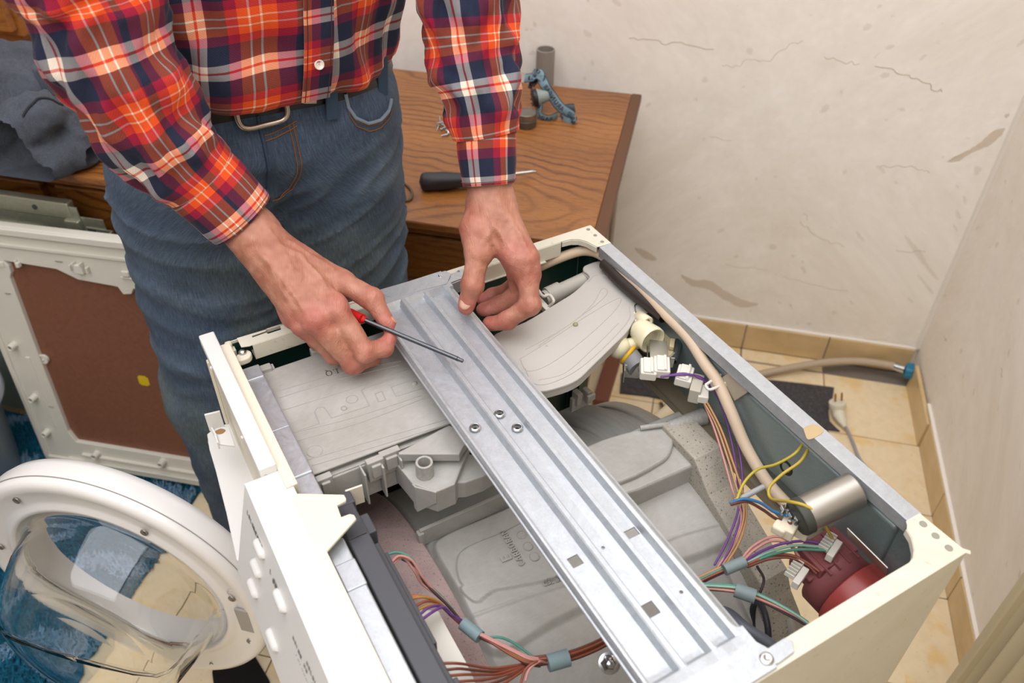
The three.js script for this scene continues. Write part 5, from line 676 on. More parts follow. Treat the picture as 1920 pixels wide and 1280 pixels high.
// sweatshirt thrown on the dresser
{
  const sw = inRoom(thing('sweatshirt', 'crumpled charcoal sweatshirt with zip lying on the dresser', 'sweatshirt'));
  const fl = std(0x565c66, .95, 0, { map: tex(256, 256, (u, v) => 215 + 50 * tnoise(u, v, 90, 3) + 34 * tfbm(u, v, 12, 5, 2), [9, 9]) });
  const folds = [[[[-1.1582,.735,-.539],[-1.0959,.755,-.6071],[-1.0473,.765,-.6637]], .075, .05], [[[-1.0569,.71,-.4771],[-1.0014,.715,-.5149],[-.9586,.715,-.5559],[-.9278,.715,-.587],[-.9188,.708,-.6269]], .05, .026], [[[-1.0155,.76,-.5057],[-.9792,.772,-.5592],[-.9667,.768,-.6118],[-.9393,.752,-.6164],[-.9191,.728,-.6203]], .042, .03], [[[-1.144,.8,-.6397],[-1.1069,.81,-.6818],[-1.1029,.8,-.7418],[-1.0745,.775,-.735],[-1.029,.755,-.7066]], .04, .03], [[[-1.161,.78,-.5695],[-1.0988,.79,-.6174],[-1.0661,.785,-.671],[-1.0296,.77,-.6797]], .05, .035], [[[-1.0029,.7,-.5083],[-.9792,.755,-.5636],[-.9533,.79,-.5687],[-.9711,.785,-.6276]], .03, .02]];
  const F = (x, y, z) => { let d = 1e9; for (const [q, r0, r1] of folds) for (let i = 0; i < q.length - 1; i++) { const n = q.length - 1; d = smin(d, capsule(x, y, z, q[i], q[i + 1], r0 + (r1 - r0) * i / n, r0 + (r1 - r0) * (i + 1) / n), .016); } const w = 1 - Math.abs(noise(x * 9 + z * 6, y * 14, z * 9 - x * 4)) * 2; return Math.max(d - .005 * Math.max(0, w) ** 3 + .012 * noise(x * 13, y * 16, z * 13) + .004 * noise(x * 40, y * 40, z * 40), DT + .005 - y); };
  const bodyM = part('fabric', boxUV(sdfMesh(F, [-1.62, DT - .012, -.945], [-.90, .87, -.52], .0062)), fl, sw), slM = bodyM;
  sw.updateMatrixWorld(true);
  const onTop = (m, x, z, o = .002) => { const w = V(x, 3, z).applyMatrix4(sw.matrixWorld), h = new THREE.Raycaster(w, V(0, -1, 0)).intersectObject(m)[0]; return [x, (h ? h.point.y : DT) + o, z]; };
  const line = (m, pts, r, mt, name) => { const P_ = []; for (let i = 0; i < pts.length - 1; i++) for (let k = 0; k < 8; k++) { const q = onTop(m, pts[i][0] + (pts[i + 1][0] - pts[i][0]) * k / 8, pts[i][1] + (pts[i + 1][1] - pts[i][1]) * k / 8); if (q[1] > DT + .012) P_.push(q); } if (P_.length < 3) return; part(name, tube(P_, r, 80, 6), mt, sw); };
  { const z = [[-1.148,.8,-.7153],[-1.1436,.8,-.7467],[-1.1359,.8,-.7824]]; line(bodyM, z.map(q => [q[0], q[2]]), .0035, std(0xc9c5c6, .5), 'zip'); const k = [[-.9565,.77,-.5352],[-.9422,.77,-.5705],[-.9257,.77,-.6032]]; line(slM, k.map(q => [q[0], q[2]]), .0022, std(0x2b2f37, .95), 'pocket_seam'); }
  for (let i = 0; i < 8; i++) { const c = [[-1.0031,.77,-.6932],[-.9558,.76,-.6531],[-.9145,.73,-.6257]]; line(slM, c.map((q, m) => [q[0] - i * .0042, q[2] + i * .0026]), .0013, std(0x3d434c, .95), 'cuff_rib'); }
}

// ------------------------------------------------------------------ the man at work
{
  const man = thing('person', 'man in plaid flannel shirt and jeans bending over the machine, screwdriver in one hand', 'person');
  const skinM = phys(0xffffff, .5, { vertexColors: true, bumpMap: tex(256, 256, (u, v) => 128 + 70 * tfbm(u, v, 60, 5, 3), [14, 14], false), bumpScale: .0016 });
  // ---- hands
  const eye_ = camera.position;
  const hand = (H, palm, veins) => {
    let extra = [];
    const f = (x, y, z) => {
      let d = 1e9; for (const [a, b, ra, rb] of palm) d = smin(d, capsule(x, y, z, a, b, ra, rb), .013);
      for (const ch of H) { let e = 1e9; for (let i = 0; i < ch.length - 1; i++) e = smin(e, capsule(x, y, z, ch[i][0], ch[i + 1][0], ch[i][1], ch[i + 1][1]), .004); for (let i = 1; i < ch.length - 1; i++) { const q = ch[i]; e = smin(e, Math.hypot(x - q[0][0], y - q[0][1], z - q[0][2]) - q[1] * 1.04, .004); } d = smin(d, e, .0045); }
      for (const [a, b, r] of extra) d = smin(d, capsule(x, y, z, a, b, r, r), .003);
      return d + .0006 * noise(x * 130, y * 130, z * 130) + .0012 * noise(x * 55, y * 55, z * 55);
    };
    // veins and sinews lie on the back of the hand
    const lay = q => { const o = eye_, dr = V(q).sub(o).normalize(), p = o.clone(); for (let i = 0; i < 80; i++) { const e = f(p.x, p.y, p.z); if (e < .0003) break; p.addScaledVector(dr, e * .8); } return p.toArray(); };
    extra = veins.flatMap(([r, l]) => { const q = l.map(lay); return q.slice(1).map((b, i) => [q[i], b, r]); });
    const pts = [...H.flat().map(q => q[0]), ...palm.flatMap(q => [q[0], q[1]])], lo = [0, 1, 2].map(k => Math.min(...pts.map(p => p[k])) - .035), hi = [0, 1, 2].map(k => Math.max(...pts.map(p => p[k])) + .035);
    const g = sdfMesh(f, lo, hi, .0026); const kn = H.flatMap(ch => ch.slice(0, -1).map((q, i) => [q[0], i === 0 ? .016 : .011])), tips = H.map(ch => ch.at(-1)[0]);
    colorBy(g, (c, x, y, z) => { let k = 0; for (const [q, r] of kn) k = Math.max(k, Math.exp(-((x - q[0]) ** 2 + (y - q[1]) ** 2 + (z - q[2]) ** 2) / (r * r))); for (const q of tips) k = Math.max(k, .8 * Math.exp(-((x - q[0]) ** 2 + (y - q[1]) ** 2 + (z - q[2]) ** 2) / (.016 * .016))); const n = fbm(x * 45, y * 45, z * 45, 3), m = noise(x * 150, y * 150, z * 150); c.setRGB((177 + n * 36 + k * 3 + m * 11) / 255, (121 + n * 42 - k * 28 + m * 13) / 255, (98 + n * 42 - k * 12 + m * 13) / 255, THREE.SRGBColorSpace); });
    return uvBy(g, (x, y, z) => [x + z * .5, y + z * .5]);
  };
  const rw = [-.1478,.9179,-.3492], rf = [-.1709,.9604,-.3718];
  const RI = [[[-.1002,.872,-.2303], .0128], [[-.0864,.834,-.1904], .0112], [[-.0649,.831,-.1903], .0098], [[-.0547,.838,-.1948], .0082]];
  const RM = [[[-.1245,.868,-.2246], .013], [[-.0985,.817,-.1989], .0114], [[-.073,.808,-.2081], .0098], [[-.0604,.812,-.2125], .0082]];
  const RR = [[[-.1369,.858,-.2411], .012], [[-.1094,.812,-.2273], .0105], [[-.0889,.803,-.2274], .0092], [[-.0748,.806,-.2262], .008]];
  const RP = [[[-.1376,.846,-.2729], .011], [[-.1178,.806,-.2649], .0092], [[-.1006,.8,-.2546], .0082], [[-.0902,.803,-.2471], .0074]];
  const RT = [[[-.1126,.893,-.3024], .0165], [[-.0785,.877,-.2629], .0135], [[-.0561,.866,-.2326], .0118], [[-.0509,.847,-.2075], .0088]];
  const gR = hand([RI, RM, RR, RP, RT], [[rf, rw, .026, .0245], [rw, RI[0][0], .0235, .0135], [rw, RM[0][0], .0235, .0135], [rw, RR[0][0], .0225, .0125], [rw, RP[0][0], .0205, .0115], [rw, RT[0][0], .022, .0165], [RT[0][0], RT[1][0], .0165, .0125], [RI[0][0], RP[0][0], .0125, .0105]], [[.0016, [[-.1363,.9414,-.3048],[-.1308,.9278,-.2879],[-.1293,.9116,-.2707],[-.1175,.899,-.2511],[-.1131,.8863,-.2357]]], [.0016, [[-.1308,.9278,-.2879],[-.1155,.9212,-.2723],[-.1058,.9034,-.2487],[-.1022,.8864,-.2295]]], [.0014, [[-.1549,.9241,-.2983],[-.1474,.9072,-.2768],[-.1442,.888,-.2557],[-.1403,.8774,-.2427]]], [.0012, [[-.1293,.9116,-.2707],[-.1396,.8987,-.2638],[-.1426,.8859,-.2526]]], [.0018, [[-.1227,.933,-.2884],[-.1039,.9196,-.2639],[-.0908,.91,-.2466]]], [.0016, [[-.1503,.9199,-.2913],[-.1381,.8966,-.2608],[-.1314,.8754,-.2355]]]]);
  const lw = [.1108,.9174,-.265], lf = [.1203,.9724,-.2918];
  const LT = [[[.0817,.905,-.2476], .0165], [[.0731,.888,-.2268], .0145], [[.0557,.862,-.2091], .0125], [[.0444,.837,-.2045], .0095]];
  const LI = [[[.1169,.885,-.1956], .0135], [[.1064,.842,-.1652], .0118], [[.0825,.82,-.1772], .0102], [[.0675,.812,-.191], .0088]];
  const LM = [[[.1056,.888,-.2041], .0132], [[.115,.832,-.2026], .011], [[.0939,.812,-.2152], .0098], [[.0755,.808,-.2217], .0088]];
  const LR = [[[.1152,.872,-.1922], .0122], [[.1232,.815,-.233], .0105], [[.1036,.8,-.2476], .0092], [[.0897,.798,-.2497], .0082]];
  const LP = [[[.1172,.862,-.189], .011], [[.1268,.808,-.2352], .0095], [[.1172,.79,-.2585], .0082], [[.1052,.79,-.2602], .0074]];
  const gL = hand([LT, LI, LM, LR, LP], [[lf, lw, .0265, .0245], [lw, LI[0][0], .0235, .014], [lw, LM[0][0], .023, .014], [lw, LR[0][0], .022, .013], [lw, LP[0][0], .021, .012], [lw, LT[0][0], .021, .0165], [LT[0][0], LT[1][0], .0165, .014], [LI[0][0], LP[0][0], .012, .0105]], [[.0015, [[.0679,.961,-.2051],[.0723,.9483,-.1897],[.0768,.9355,-.1743],[.0815,.9271,-.163]]], [.0015, [[.0854,.9676,-.2015],[.0865,.9527,-.1859],[.0933,.94,-.1691],[.0938,.9294,-.1581]]], [.0014, [[.0723,.9483,-.1897],[.0629,.9375,-.1844],[.0682,.9269,-.1706]]], [.0016, [[.0894,.9655,-.1971],[.0917,.9442,-.1743],[.0953,.9272,-.1551]]]]);
  // ---- the rest of the body under the clothes, with the head
  const J = { hip: [-.065, 1.1, -.57], chest: [-.05, 1.25, -.545], neck: [-.045, 1.45, -.485], head: [-.05, 1.60, -.415], rs: [-.225, 1.37, -.495], re: [-.2194,1.0672,-.3956], ls: [.13, 1.37, -.495], le: [.13,1.0337,-.3263] };
  const bodyF = (x, y, z) => {
    let d = capsule(x, y, z, J.hip, J.chest, .1, .115); d = smin(d, capsule(x, y, z, J.chest, J.neck, .115, .06), .05); d = smin(d, capsule(x, y, z, J.rs, J.ls, .055, .055), .06);
    for (const [s, e, w] of [[J.rs, J.re, rf], [J.ls, J.le, lf]]) { d = smin(d, capsule(x, y, z, s, e, .045, .03), .03); d = smin(d, capsule(x, y, z, e, w, .03, .0245), .008); }
    const h = J.head, dx = (x - h[0]) / .077, dy = (y - h[1]) / .115, dz = (z - h[2]) / .098; let hd = (Math.sqrt(dx * dx + dy * dy + dz * dz) - 1) * .085;
    hd = smin(hd, capsule(x, y, z, [h[0], h[1] - .075, h[2] + .045], [h[0], h[1] - .085, h[2] + .06], .038, .03), .03); hd = smin(hd, capsule(x, y, z, [h[0], h[1] + .012, h[2] + .092], [h[0], h[1] - .028, h[2] + .112], .009, .013), .012);
    for (const s of [-1, 1]) { hd = smin(hd, capsule(x, y, z, [h[0] + s * .076, h[1] + .012, h[2]], [h[0] + s * .078, h[1] - .03, h[2] + .005], .013, .009), .008); hd = Math.max(hd, -(Math.hypot(x - h[0] - s * .031, y - h[1] - .006, z - h[2] - .108) - .02)); }
    d = smin(d, capsule(x, y, z, J.neck, [h[0], h[1] - .06, h[2] - .005], .058, .055), .03); return smin(d, hd, .02);
  };
  let gB = sdfMesh(bodyF, [-.36, .80, -.75], [.27, 1.75, -.24], .0085); gB = colorBy(uvBy(gB, (x, y) => [x, y]), (c, x, y, z) => { const n = fbm(x * 30, y * 30, z * 30, 2); c.setRGB((177 + n * 30) / 255, (121 + n * 34) / 255, (98 + n * 34) / 255, THREE.SRGBColorSpace); });
  const bodyG = mergeGeometries([gB, gR, gL].map(g => g.toNonIndexed())); part('body', mergeVertices(bodyG, 1e-6), skinM, man);
  const body = man.children.at(-1);
  // nails
  const nail = (c, n, along, s = 1) => { const N = V(n).normalize(), A = V(along).addScaledVector(N, -V(along).dot(N)).normalize(), B = A.clone().cross(N); const g = new THREE.SphereGeometry(1, 18, 12); g.scale(.0056 * s, .0072 * s, .0022); g.applyMatrix4(new THREE.Matrix4().makeBasis(B, A, N)); g.translate(...c); return part('nail', g, phys(0xc08f78, .35, { clearcoat: .3 }), body); };
  { const t = V(LT[3][0]), b = V(LT[2][0]), al = t.clone().sub(b); nail(t.clone().addScaledVector(al.clone().normalize(), -.001).add(V(-.002, .0078, .003)).toArray(), [-.3, .8, .45], al.toArray(), 1.3); }
  { const t = V(RT[3][0]), b = V(RT[2][0]), al = t.clone().sub(b); nail(t.clone().add(V(.0065, .004, -.001)).toArray(), [.8, .5, 0], al.toArray(), 1.0); }
  // eyes, mouth and hair
  for (const s of [-1, 1]) part('eye', new THREE.SphereGeometry(.012, 16, 12).translate(J.head[0] + s * .031, J.head[1] + .006, J.head[2] + .083), std(0xe8e4de, .25), body);
  part('mouth', ob([J.head[0], J.head[1] - .056, J.head[2] + .092], [.045, .006, .008], [0, 0, 0], .003), std(0xa5625a, .5), body);
  part('hair', sdfMesh((x, y, z) => { const h = J.head, dx = (x - h[0]) / .082, dy = (y - h[1] - .012) / .112, dz = (z - h[2] + .012) / .099; return Math.max((Math.sqrt(dx * dx + dy * dy + dz * dz) - 1) * .085 + .003 * noise(x * 90, y * 90, z * 90), -(y - h[1] + .02 - Math.max(0, z - h[2]) * .75)); }, [J.head[0] - .1, J.head[1] - .12, J.head[2] - .13], [J.head[0] + .1, J.head[1] + .14, J.head[2] + .12], .006), std(0x6b6660, .9), man);

  // ---- plaid flannel
  const PC = { o: [236, 84, 26], n: [24, 33, 58], m: [150, 14, 52], p: [238, 226, 208], r: [206, 50, 36] };
  const yarn = t => { t = ((t % 1) + 1) % 1; if (t < .165) return Math.abs(t - .082) < .012 ? PC.r : PC.p; if (t < .35) return PC.n; if (t < .445) return PC.m; if (t < .71) return (Math.abs(t - .535) < .008 || Math.abs(t - .62) < .008) ? PC.p : PC.o; if (t < .805) return PC.m; return PC.n; };
  const REP = .104;
  const plaid = tex(1024, 1024, (u, v, X, Y) => { const a = yarn(u), b = yarn(v), k = ((X + Y) >> 1) % 4 < 2 ? .62 : .38, n = noise(X * .11, Y * .11, 1) * 6; return [0, 1, 2].map(i => a[i] * k + b[i] * (1 - k) + n); }, [1 / REP, 1 / REP]);
  const weave = tex(128, 128, (u, v, X, Y) => 110 + 60 * (((X + Y) >> 2) % 2) + 40 * noise(X * .3, Y * .3, 2), [24, 24], false);
  const flannel = phys(0xffffff, .9, { map: plaid, bumpMap: weave, bumpScale: .0004, sheen: .25, sheenRoughness: .6, sheenColor: new THREE.Color(0xffe0d0), side: THREE.DoubleSide });
  const shirt = new THREE.Group();
  // torso: rings of an ellipse leaning forward, tucked into the belt
  const ringsT = []; { const K = [[1.012, -.068, -.577, .17, .118], [1.016, -.067, -.573, .178, .13], [1.026, -.065, -.568, .182, .138], [1.042, -.062, -.565, .182, .140], [1.062, -.06, -.562, .18, .139], [1.1, -.055, -.556, .178, .134], [1.18, -.05, -.55, .182, .13], [1.28, -.048, -.54, .19, .127], [1.36, -.046, -.525, .187, .115], [1.42, -.045, -.51, .14, .09], [1.46, -.045, -.495, .085, .072]];
    const n = 132; for (let j = 0; j < 110; j++) { const t = j / 109 * (K.length - 1), i = Math.min(K.length - 2, Math.floor(t)), f = t - i, k = K[i].map((c, q) => c + (K[i + 1][q] - c) * f); const [y, cx, cz, a, b] = k;
      ringsT.push(Array.from({ length: n }, (_, m) => { const th = m / n * 6.28318 + Math.PI, c = Math.cos(th - Math.PI / 2), s = Math.sin(th - Math.PI / 2), e = .82, X = Math.sign(c) * Math.pow(Math.abs(c), e), Z = -Math.sign(s) * Math.pow(Math.abs(s), e); const w = .0055 * Math.sin(c * 9 + y * 34 + 3 * noise(c * 2, y * 7, s)) * ss(1.25, 1.03, y) + .011 * noise(c * 3.2 + 5, y * 9, s * 3.2) * ss(1.012, 1.05, y) + .006 * noise(c * 8, y * 22, s * 8); const sag = Z > 0 ? -.010 * Math.pow(Math.max(0, Z), 2) * ss(1.06, 1.015, y) : 0; return [cx + X * (a + w), y + sag - .014 * c * ss(1.08, 1.01, y), cz + Z * (b + w)]; })); } }
  const vAcc = []; { let a = 0; ringsT.forEach((r, j) => { if (j) a += Math.hypot(r[66][1] - ringsT[j - 1][66][1], r[66][2] - ringsT[j - 1][66][2]); vAcc.push(a); }); }
  const tors = loft(ringsT, (i, j) => [(i / 132 - .5) * .98 + .05 + .0265, vAcc[j] + .03]);
  const shirtO = part('shirt', tors, flannel, man, 'orange and navy plaid flannel shirt');
  // placket and buttons down the front
  const frontZ = (x, y) => { let best = -1e9; for (const r of ringsT) for (const q of r) { const d = Math.hypot(q[0] - x, q[1] - y); if (d < .012 && q[2] > best) best = q[2]; } return best > -1e8 ? best : -.44; };
  { const R = []; for (let j = 0; j <= 40; j++) { const y = 1.012 + j / 40 * .37, x = -.03 + (y - 1.0) * .12, z = frontZ(x, y) + .0022; R.push([[x - .017, y, z - .0006], [x - .0165, y, z + .0012], [x + .0165, y, z + .0012], [x + .017, y, z - .0006]]); } part('placket', loft(R, (i, j) => [[.045, .046, .079, .08][i] + .02, j * .0104], false), flannel, shirtO);
    for (const y of [1.058, 1.15, 1.245]) { const x = -.03 + (y - 1) * .12, z = frontZ(x, y) + .0036; part('button', lathe([[.0012, .0008], [.003, .0006], [.0042, .0018], [.0054, .0022], [.0058, .001], [.0056, 0], [0, 0]], [x, y, z], [0, .25, 1], 20), phys(0xeee6d8, .25, { clearcoat: .5 }), shirtO); }
    part('placket_stitch', [tube(R.map(r => [r[1][0] + .003, r[1][1], r[1][2] + .0004]), .0005, 80, 5), tube(R.map(r => [r[2][0] - .003, r[2][1], r[2][2] + .0004]), .0005, 80, 5)], std(0x5a2b2a, .9), shirtO); }
  // sleeves: tubes along the arm with soft cross folds
  const sleeve = (name, pts, rad, u0, v0, tw, fold) => {
    const c = new THREE.CatmullRomCurve3(pts.map(p => V(p)), false, 'centripetal'), m = 150, n = 84, fr = c.computeFrenetFrames(m, false), L = c.getLength(), R = []; const rc = new THREE.CatmullRomCurve3(rad.map((r, i) => V(i / (rad.length - 1), r, 0)));
    const ref = V(.2, 0, 1);
    for (let j = 0; j <= m; j++) { const t = j / m, p = c.getPointAt(t), T_ = c.getTangentAt(t), A = ref.clone().addScaledVector(T_, -ref.dot(T_)).normalize(), B = T_.clone().cross(A), r = rc.getPoint(t).y; R.push(Array.from({ length: n }, (_, i) => { const q = i / n * 6.28318, cs = Math.cos(q), sn = Math.sin(q); const k = fold(t, q, L); const rr_ = r + k; return p.clone().addScaledVector(A, rr_ * cs * .92).addScaledVector(B, rr_ * sn * 1.04); })); }
    return part(name, loft(R, (i, j) => [u0 + (i / n) * .36 + tw * j / m, v0 - j / m * L]), flannel, shirtO);
  };
  const wr = s => (t, q, L) => { const e = ss(0, .12, t), b = ss(.99, .93, t), x = Math.cos(q) * 1.3, y = Math.sin(q) * 1.3; const f1 = Math.sin(t * 40 + 2.6 * Math.cos(q - .8 + s) + 5 * noise(x + s, y, t * 3)); return e * b * (.0052 * f1 * (1 - Math.abs(f1) * .25) * (.4 + .6 * ss(.35, .75, t)) + .009 * noise(x * 1.6 + s, y * 1.6, t * 9) + .004 * noise(x * 4, y * 4 + s, t * 22)) + .003 * ss(.90, .97, t) * b; };
  sleeve('sleeve', [J.rs, [-.2274,1.2812,-.393], [-.2375,1.2176,-.404], [-.233,1.17,-.4072], [-.2293,1.125,-.3981], [-.2199,1.0695,-.3904], [-.2018,1.0135,-.3849], [-.1832,.9808,-.3795]], [.085, .072, .064, .061, .060, .057, .051, .0435], .03, .62, .02, wr(1));
  sleeve('sleeve', [J.ls, [.1518,1.2892,-.4248], [.1395,1.1949,-.3832], [.1358,1.1314,-.3598], [.1304,1.0801,-.342], [.1283,1.0359,-.3218], [.1248,1.0028,-.3059], [.1244,.9895,-.3005]], [.085, .066, .058, .0545, .0545, .0515, .0475, .0385], -.06, .6, .02, wr(4));
  const cuff = (pts, r0, r1, u0, v0) => { const c = new THREE.CatmullRomCurve3(pts.map(p => V(p))), m = 30, n = 72, R = [], ref = V(.2, 0, 1), L = c.getLength(); const ringAt = (t, r, k = 0) => { const p = c.getPointAt(clamp(t)), T_ = c.getTangentAt(clamp(t)), A = ref.clone().addScaledVector(T_, -ref.dot(T_)).normalize(), B = T_.clone().cross(A); return Array.from({ length: n }, (_, i) => { const q = i / n * 6.28318, w = r + .0012 * noise(Math.cos(q) * 2, Math.sin(q) * 2, t * 3 + u0) + k; return p.clone().addScaledVector(A, w * Math.cos(q) * .92).addScaledVector(B, w * Math.sin(q) * 1.05); }); };
    for (let j = 0; j <= m; j++) { const t = j / m; R.push(ringAt(t, r0 + (r1 - r0) * t + (t < .04 ? -.002 : .0008 * Math.sin(t * 3.14)))); } for (let j = 0; j <= 6; j++) R.push(ringAt(1 - j * .05, r1 - .0028 - .0004 * j));
    const o = part('cuff', loft(R, (i, j) => [u0 + i / n * .25, v0 - Math.min(j, m) / m * L]), flannel, shirtO); part('cuff_stitch', [tube(ringAt(.93, r0 + (r1 - r0) * .93 + .0012), .0004, 120, 4, true), tube(ringAt(.05, r0 + .0008), .0004, 120, 4, true)], std(0x6a3440, .9), shirtO); return o; };
  cuff([[-.1897,.9907,-.3826], [-.171,.9609,-.3708], [-.1516,.9284,-.3575]], .0415, .0385, .046, .075); cuff([[.1238,.9937,-.3004], [.119,.9711,-.2882], [.1137,.9417,-.2739]], .0345, .0305, .065, .066);

  // ---- jeans
  const JR = [[-.165, .86, -.572], [-.197, .52, -.556], [-.205, .1, -.592]], JL = [[.012, .86, -.572], [.014, .52, -.562], [.02, .1, -.592]];
  const jf0 = (x, y, z) => { let d = capsule(x, y, z, [-.142, .945, -.572], [.004, .945, -.572], .117, .117); d = smin(d, capsule(x, y, z, [-.125, 1.05, -.575], [-.015, 1.05, -.575], .116, .116), .03);
    let r = smin(capsule(x, y, z, JR[0], JR[1], .106, .086), capsule(x, y, z, JR[1], JR[2], .086, .078), .03), l = smin(capsule(x, y, z, JL[0], JL[1], .108, .087), capsule(x, y, z, JL[1], JL[2], .087, .078), .03); let g = smin(r, l, .012); return smin(d, g, .035); };
  const rid = t => { const q = Math.max(0, 1 - Math.abs(t) * 2.6); return q * q; };
  const crease = (x, y, z) => { const left = ss(-.09, -.05, x), t1 = y - .42 * (x + .07), t2 = y + .30 * (x + .07); const a = rid(noise(x * 5 + z * 3, t1 * 30, 1.7)) * ss(.60, .70, y) * ss(.97, .88, y), b = rid(noise(x * 4 - z * 3, t2 * 24 + 9, 5.1)) * ss(.55, .66, y) * ss(.98, .88, y), c = rid(noise(x * 7, y * 17 + 3, z * 6)) * ss(.72, .58, y); return a * left + b * (1 - left) + c * .5; };
  const jw = (x, y, z) => -.006 * crease(x, y, z) + .0075 * noise(x * 10, y * 6, z * 10) + .003 * noise(x * 24, y * 20, z * 24);
  const jf = (x, y, z) => Math.max(jf0(x, y, z) + jw(x, y, z), y - 1.035 + .03 * (x + .07), .035 - y);
  const gj = sdfMesh(jf, [-.34, .02, -.75], [.18, 1.06, -.42], .0065); uvBy(gj, (x, y, z) => { const t = ss(.8, .95, y), L = x < -.085, lx = L ? -.197 : .014, cx = lx + (-.07 - lx) * t, sc = .1 + .06 * t; return [Math.atan2(x - cx, z + .572 + .04 * t) * sc + (L ? 0 : .37), y]; });
  colorBy(gj, (c, x, y, z) => { const whisk = clamp(crease(x, y, z) * 1.2) * (.6 + .4 * noise(x * 160, y * 40, z * 160)), f = ss(-.1, .4, fbm(x * 9, y * 6, z * 9, 3)), dirt = ss(-.12, .3, fbm(x * 7 + 3, y * 5, z * 7 + 9, 3)) * ss(.9, .72, y) * (.8 + .4 * noise(x * 120, y * 50, z * 120)), g = noise(x * 210, y * 60, z * 210) * .08; c.setRGB(.50 + .34 * whisk + .22 * f + .26 * dirt + g, .56 + .30 * whisk + .19 * f + .14 * dirt + g, .66 + .22 * whisk + .13 * f - .14 * dirt + g); });
  const denimTex = tex(1024, 1024, (u, v, X, Y) => { const s1 = tnoise(u, v, 5, 2), col = noise(X * .35, Y * .012, 1) * .7 + noise(X * .12, Y * .02, 7) * .7, wf = noise(X * .015, Y * .3, 4) * .45, sp = noise(X * .8, Y * .8, 3) * .5, k = s1 * 14 + (col + wf + sp) * 25; return [92 + k, 108 + k * 1.02, 124 + k * .98]; }, [4.6, 4.6]);
  const denim = std(0xffffff, .9, 0, { map: denimTex, vertexColors: true, bumpMap: tex(256, 256, (u, v, X, Y) => 120 + 50 * (((X + 2 * Y) >> 2) % 2) + 50 * noise(X * .2, Y * .04, 3), [22, 22], false), bumpScale: .0003 });
  const jeans = part('jeans', gj, denim, man, 'worn blue denim jeans');
  const onJ = (x, y, o = 0) => { let z = -.40; for (let i = 0; i < 60; i++) { const d = jf(x, y, z); if (d < .0004) break; z -= Math.max(.0004, d * .8); } return [x, y, z + o]; };
  const path = (q, o = .0005) => { const r = []; for (let i = 0; i < q.length - 1; i++) for (let k = 0; k < 6; k++) r.push(onJ(q[i][0] + (q[i + 1][0] - q[i][0]) * k / 6, q[i][1] + (q[i + 1][1] - q[i][1]) * k / 6, o)); r.push(onJ(...q.at(-1), o)); return r; };
  const stitch = std(0x8a5a2c, .85), seamM = std(0x33475c, .9);
  const fly = [[-.0584,.9782,-.462],[-.0578,.9543,-.462],[-.0576,.9268,-.462],[-.0604,.9053,-.462],[-.0693,.8849,-.462],[-.0812,.876,-.462],[-.0918,.8745,-.462]].map(q => [q[0], q[1]]), flyL = [[-.0923,.9969,-.462],[-.0921,.9642,-.462],[-.0934,.9218,-.462],[-.0974,.8777,-.462]].map(q => [q[0], q[1]]);
  part('fly_stitching', [tube(path(fly), .0008, 90, 5), tube(path(fly.map(q => [q[0] + .005, q[1]])), .0008, 90, 5)], stitch, jeans); part('fly_edge', tube(path(flyL, .001), .0024, 90, 6), seamM, jeans);
  const bt = [[-.0896,.9706,-.462],[-.0765,.9715,-.462],[-.0621,.9756,-.462],[-.0489,.98,-.462]].map(q => [q[0], q[1]]); part('fly_stitching', [tube(path(bt), .0008, 40, 5), tube(path(bt.map(q => [q[0], q[1] - .006])), .0008, 40, 5)], stitch, jeans);
  const pk = [[.0165,.999,-.475],[.0177,.9814,-.475],[.0244,.9672,-.475],[.0408,.9548,-.475],[.0594,.9519,-.475],[.076,.9568,-.475],[.0843,.9666,-.475]].map(q => [q[0], q[1]]); part('pocket_edge', tube(path(pk, .0012), .0024, 90, 6), std(0x7d8d9a, .9), jeans); part('pocket_stitching', [tube(path(pk.map(q => [q[0], q[1] - .011])), .0008, 90, 5), tube(path(pk.map(q => [q[0], q[1] - .004])), .0007, 90, 5)], stitch, jeans);
  // belt with buckle and loops
  { const ring_ = (y0, o) => Array.from({ length: 96 }, (_, i) => { const a = i / 96 * 6.28318, cx = -.07, cz = -.575; let r = .05; const dx = Math.cos(a), dz = Math.sin(a), y = y0 - .03 * dx * .17; while (jf0(cx + dx * r, y, cz + dz * r) < 0 && r < .3) r += .001; return [cx + dx * (r + o), y, cz + dz * (r + o)]; });
    const R = [ring_(.993, .002), ring_(.995, .005), ring_(1.026, .005), ring_(1.028, .002)]; const belt = part('belt', loft(R), phys(0x17150f, .5, { clearcoat: .2 }), man, 'black leather belt');
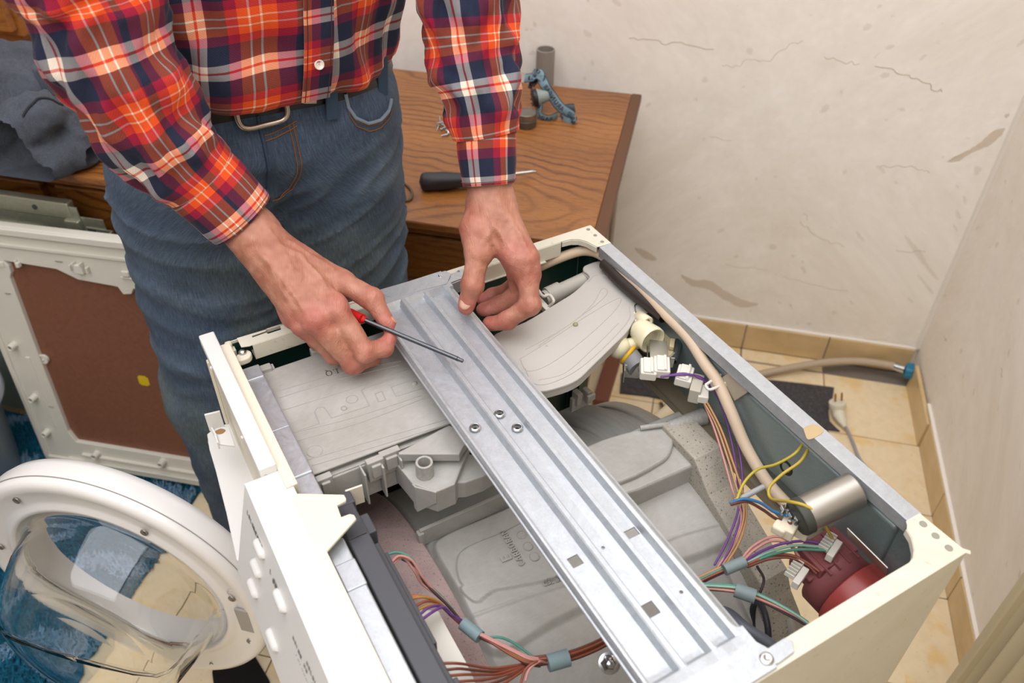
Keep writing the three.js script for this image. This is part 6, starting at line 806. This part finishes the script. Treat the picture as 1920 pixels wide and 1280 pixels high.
    const bz = onJ(-.095, 1.0, .008), pts = []; for (let i = 0; i < 40; i++) { const a = i / 40 * 6.28318, c = Math.cos(a), s = Math.sin(a), x = -.088 + .029 * Math.sign(c) * Math.pow(Math.abs(c), .5), y = 1.008 + .021 * Math.sign(s) * Math.pow(Math.abs(s), .5); pts.push([x, y, onJ(x, Math.min(y, 1.02), .0085)[2]]); }
    part('buckle', tube(pts, .0036, 120, 8, true), std(0xb5aa9c, .25, .9), belt, 'silver belt buckle');
    const k = onJ(-.028, 1.005, .008); part('belt_tip', ob([k[0], k[1] + .006, k[2]], [.016, .024, .003], [0, 0, -.2], .001), std(0xc4b9a8, .3, .8), belt);
    for (const x of [-.004, -.2, .075]) { const q = onJ(x, .995, .0075); part('belt_loop', ob([q[0], q[1] + .004, q[2]], [.016, .05, .004], [0, (x + .07) * 2.2, -.1], .0015), denim.clone(), jeans); jeans.children.at(-1).material = seamM; } }
  // shoes
  for (const [x, t] of [[-.207, -.12], [.022, .15]]) part('shoe', sdfMesh((X, Y, Z) => { const c = Math.cos(t), s = Math.sin(t), lx = (X - x) * c - (Z + .56) * s, lz = (X - x) * s + (Z + .56) * c; return Math.max(smin(capsule(lx, Y, lz, [0, .035, -.06], [0, .03, .12], .044, .043), capsule(lx, Y, lz, [0, .06, -.05], [0, .1, -.045], .046, .044), .03), .002 - Y); }, [x - .1, -.01, -.72], [x + .1, .17, -.34], .007), std(0x2a2624, .6), man);
}
// screwdriver in the hand
{
  const s = thing('screwdriver', 'slim screwdriver with red collar held over the metal brace', 'screwdriver');
  const a = [-.0823,.85,-.2409], b = [-.074,.853,-.2215], t = [-.003,.832,-.1347];
  part('shaft', [cyl(b, t, .0026, .0026, 16), lathe([[0, 0], [.0026, 0], [.0026, .001], [.0021, .0035], [.0021, .007], [.0012, .0075], [.0012, .0055], [0, .0055]], t, V(t).sub(V(b)).toArray(), 12)], std(0x5d6165, .25, .9), s);
  part('collar', [cyl(a, b, .0065, .0055, 18), cyl(b, V(b).lerp(V(t), .03).toArray(), .005, .003, 16)], std(0xc8201c, .4), s, 'red plastic collar'); part('handle', cyl(V(a).add(V(-.035, -.016, -.008)).toArray(), a, .006, .0065, 18), std(0xb81d1a, .4), s);
}

scene.updateMatrixWorld(true);
renderer.render(scene, camera);
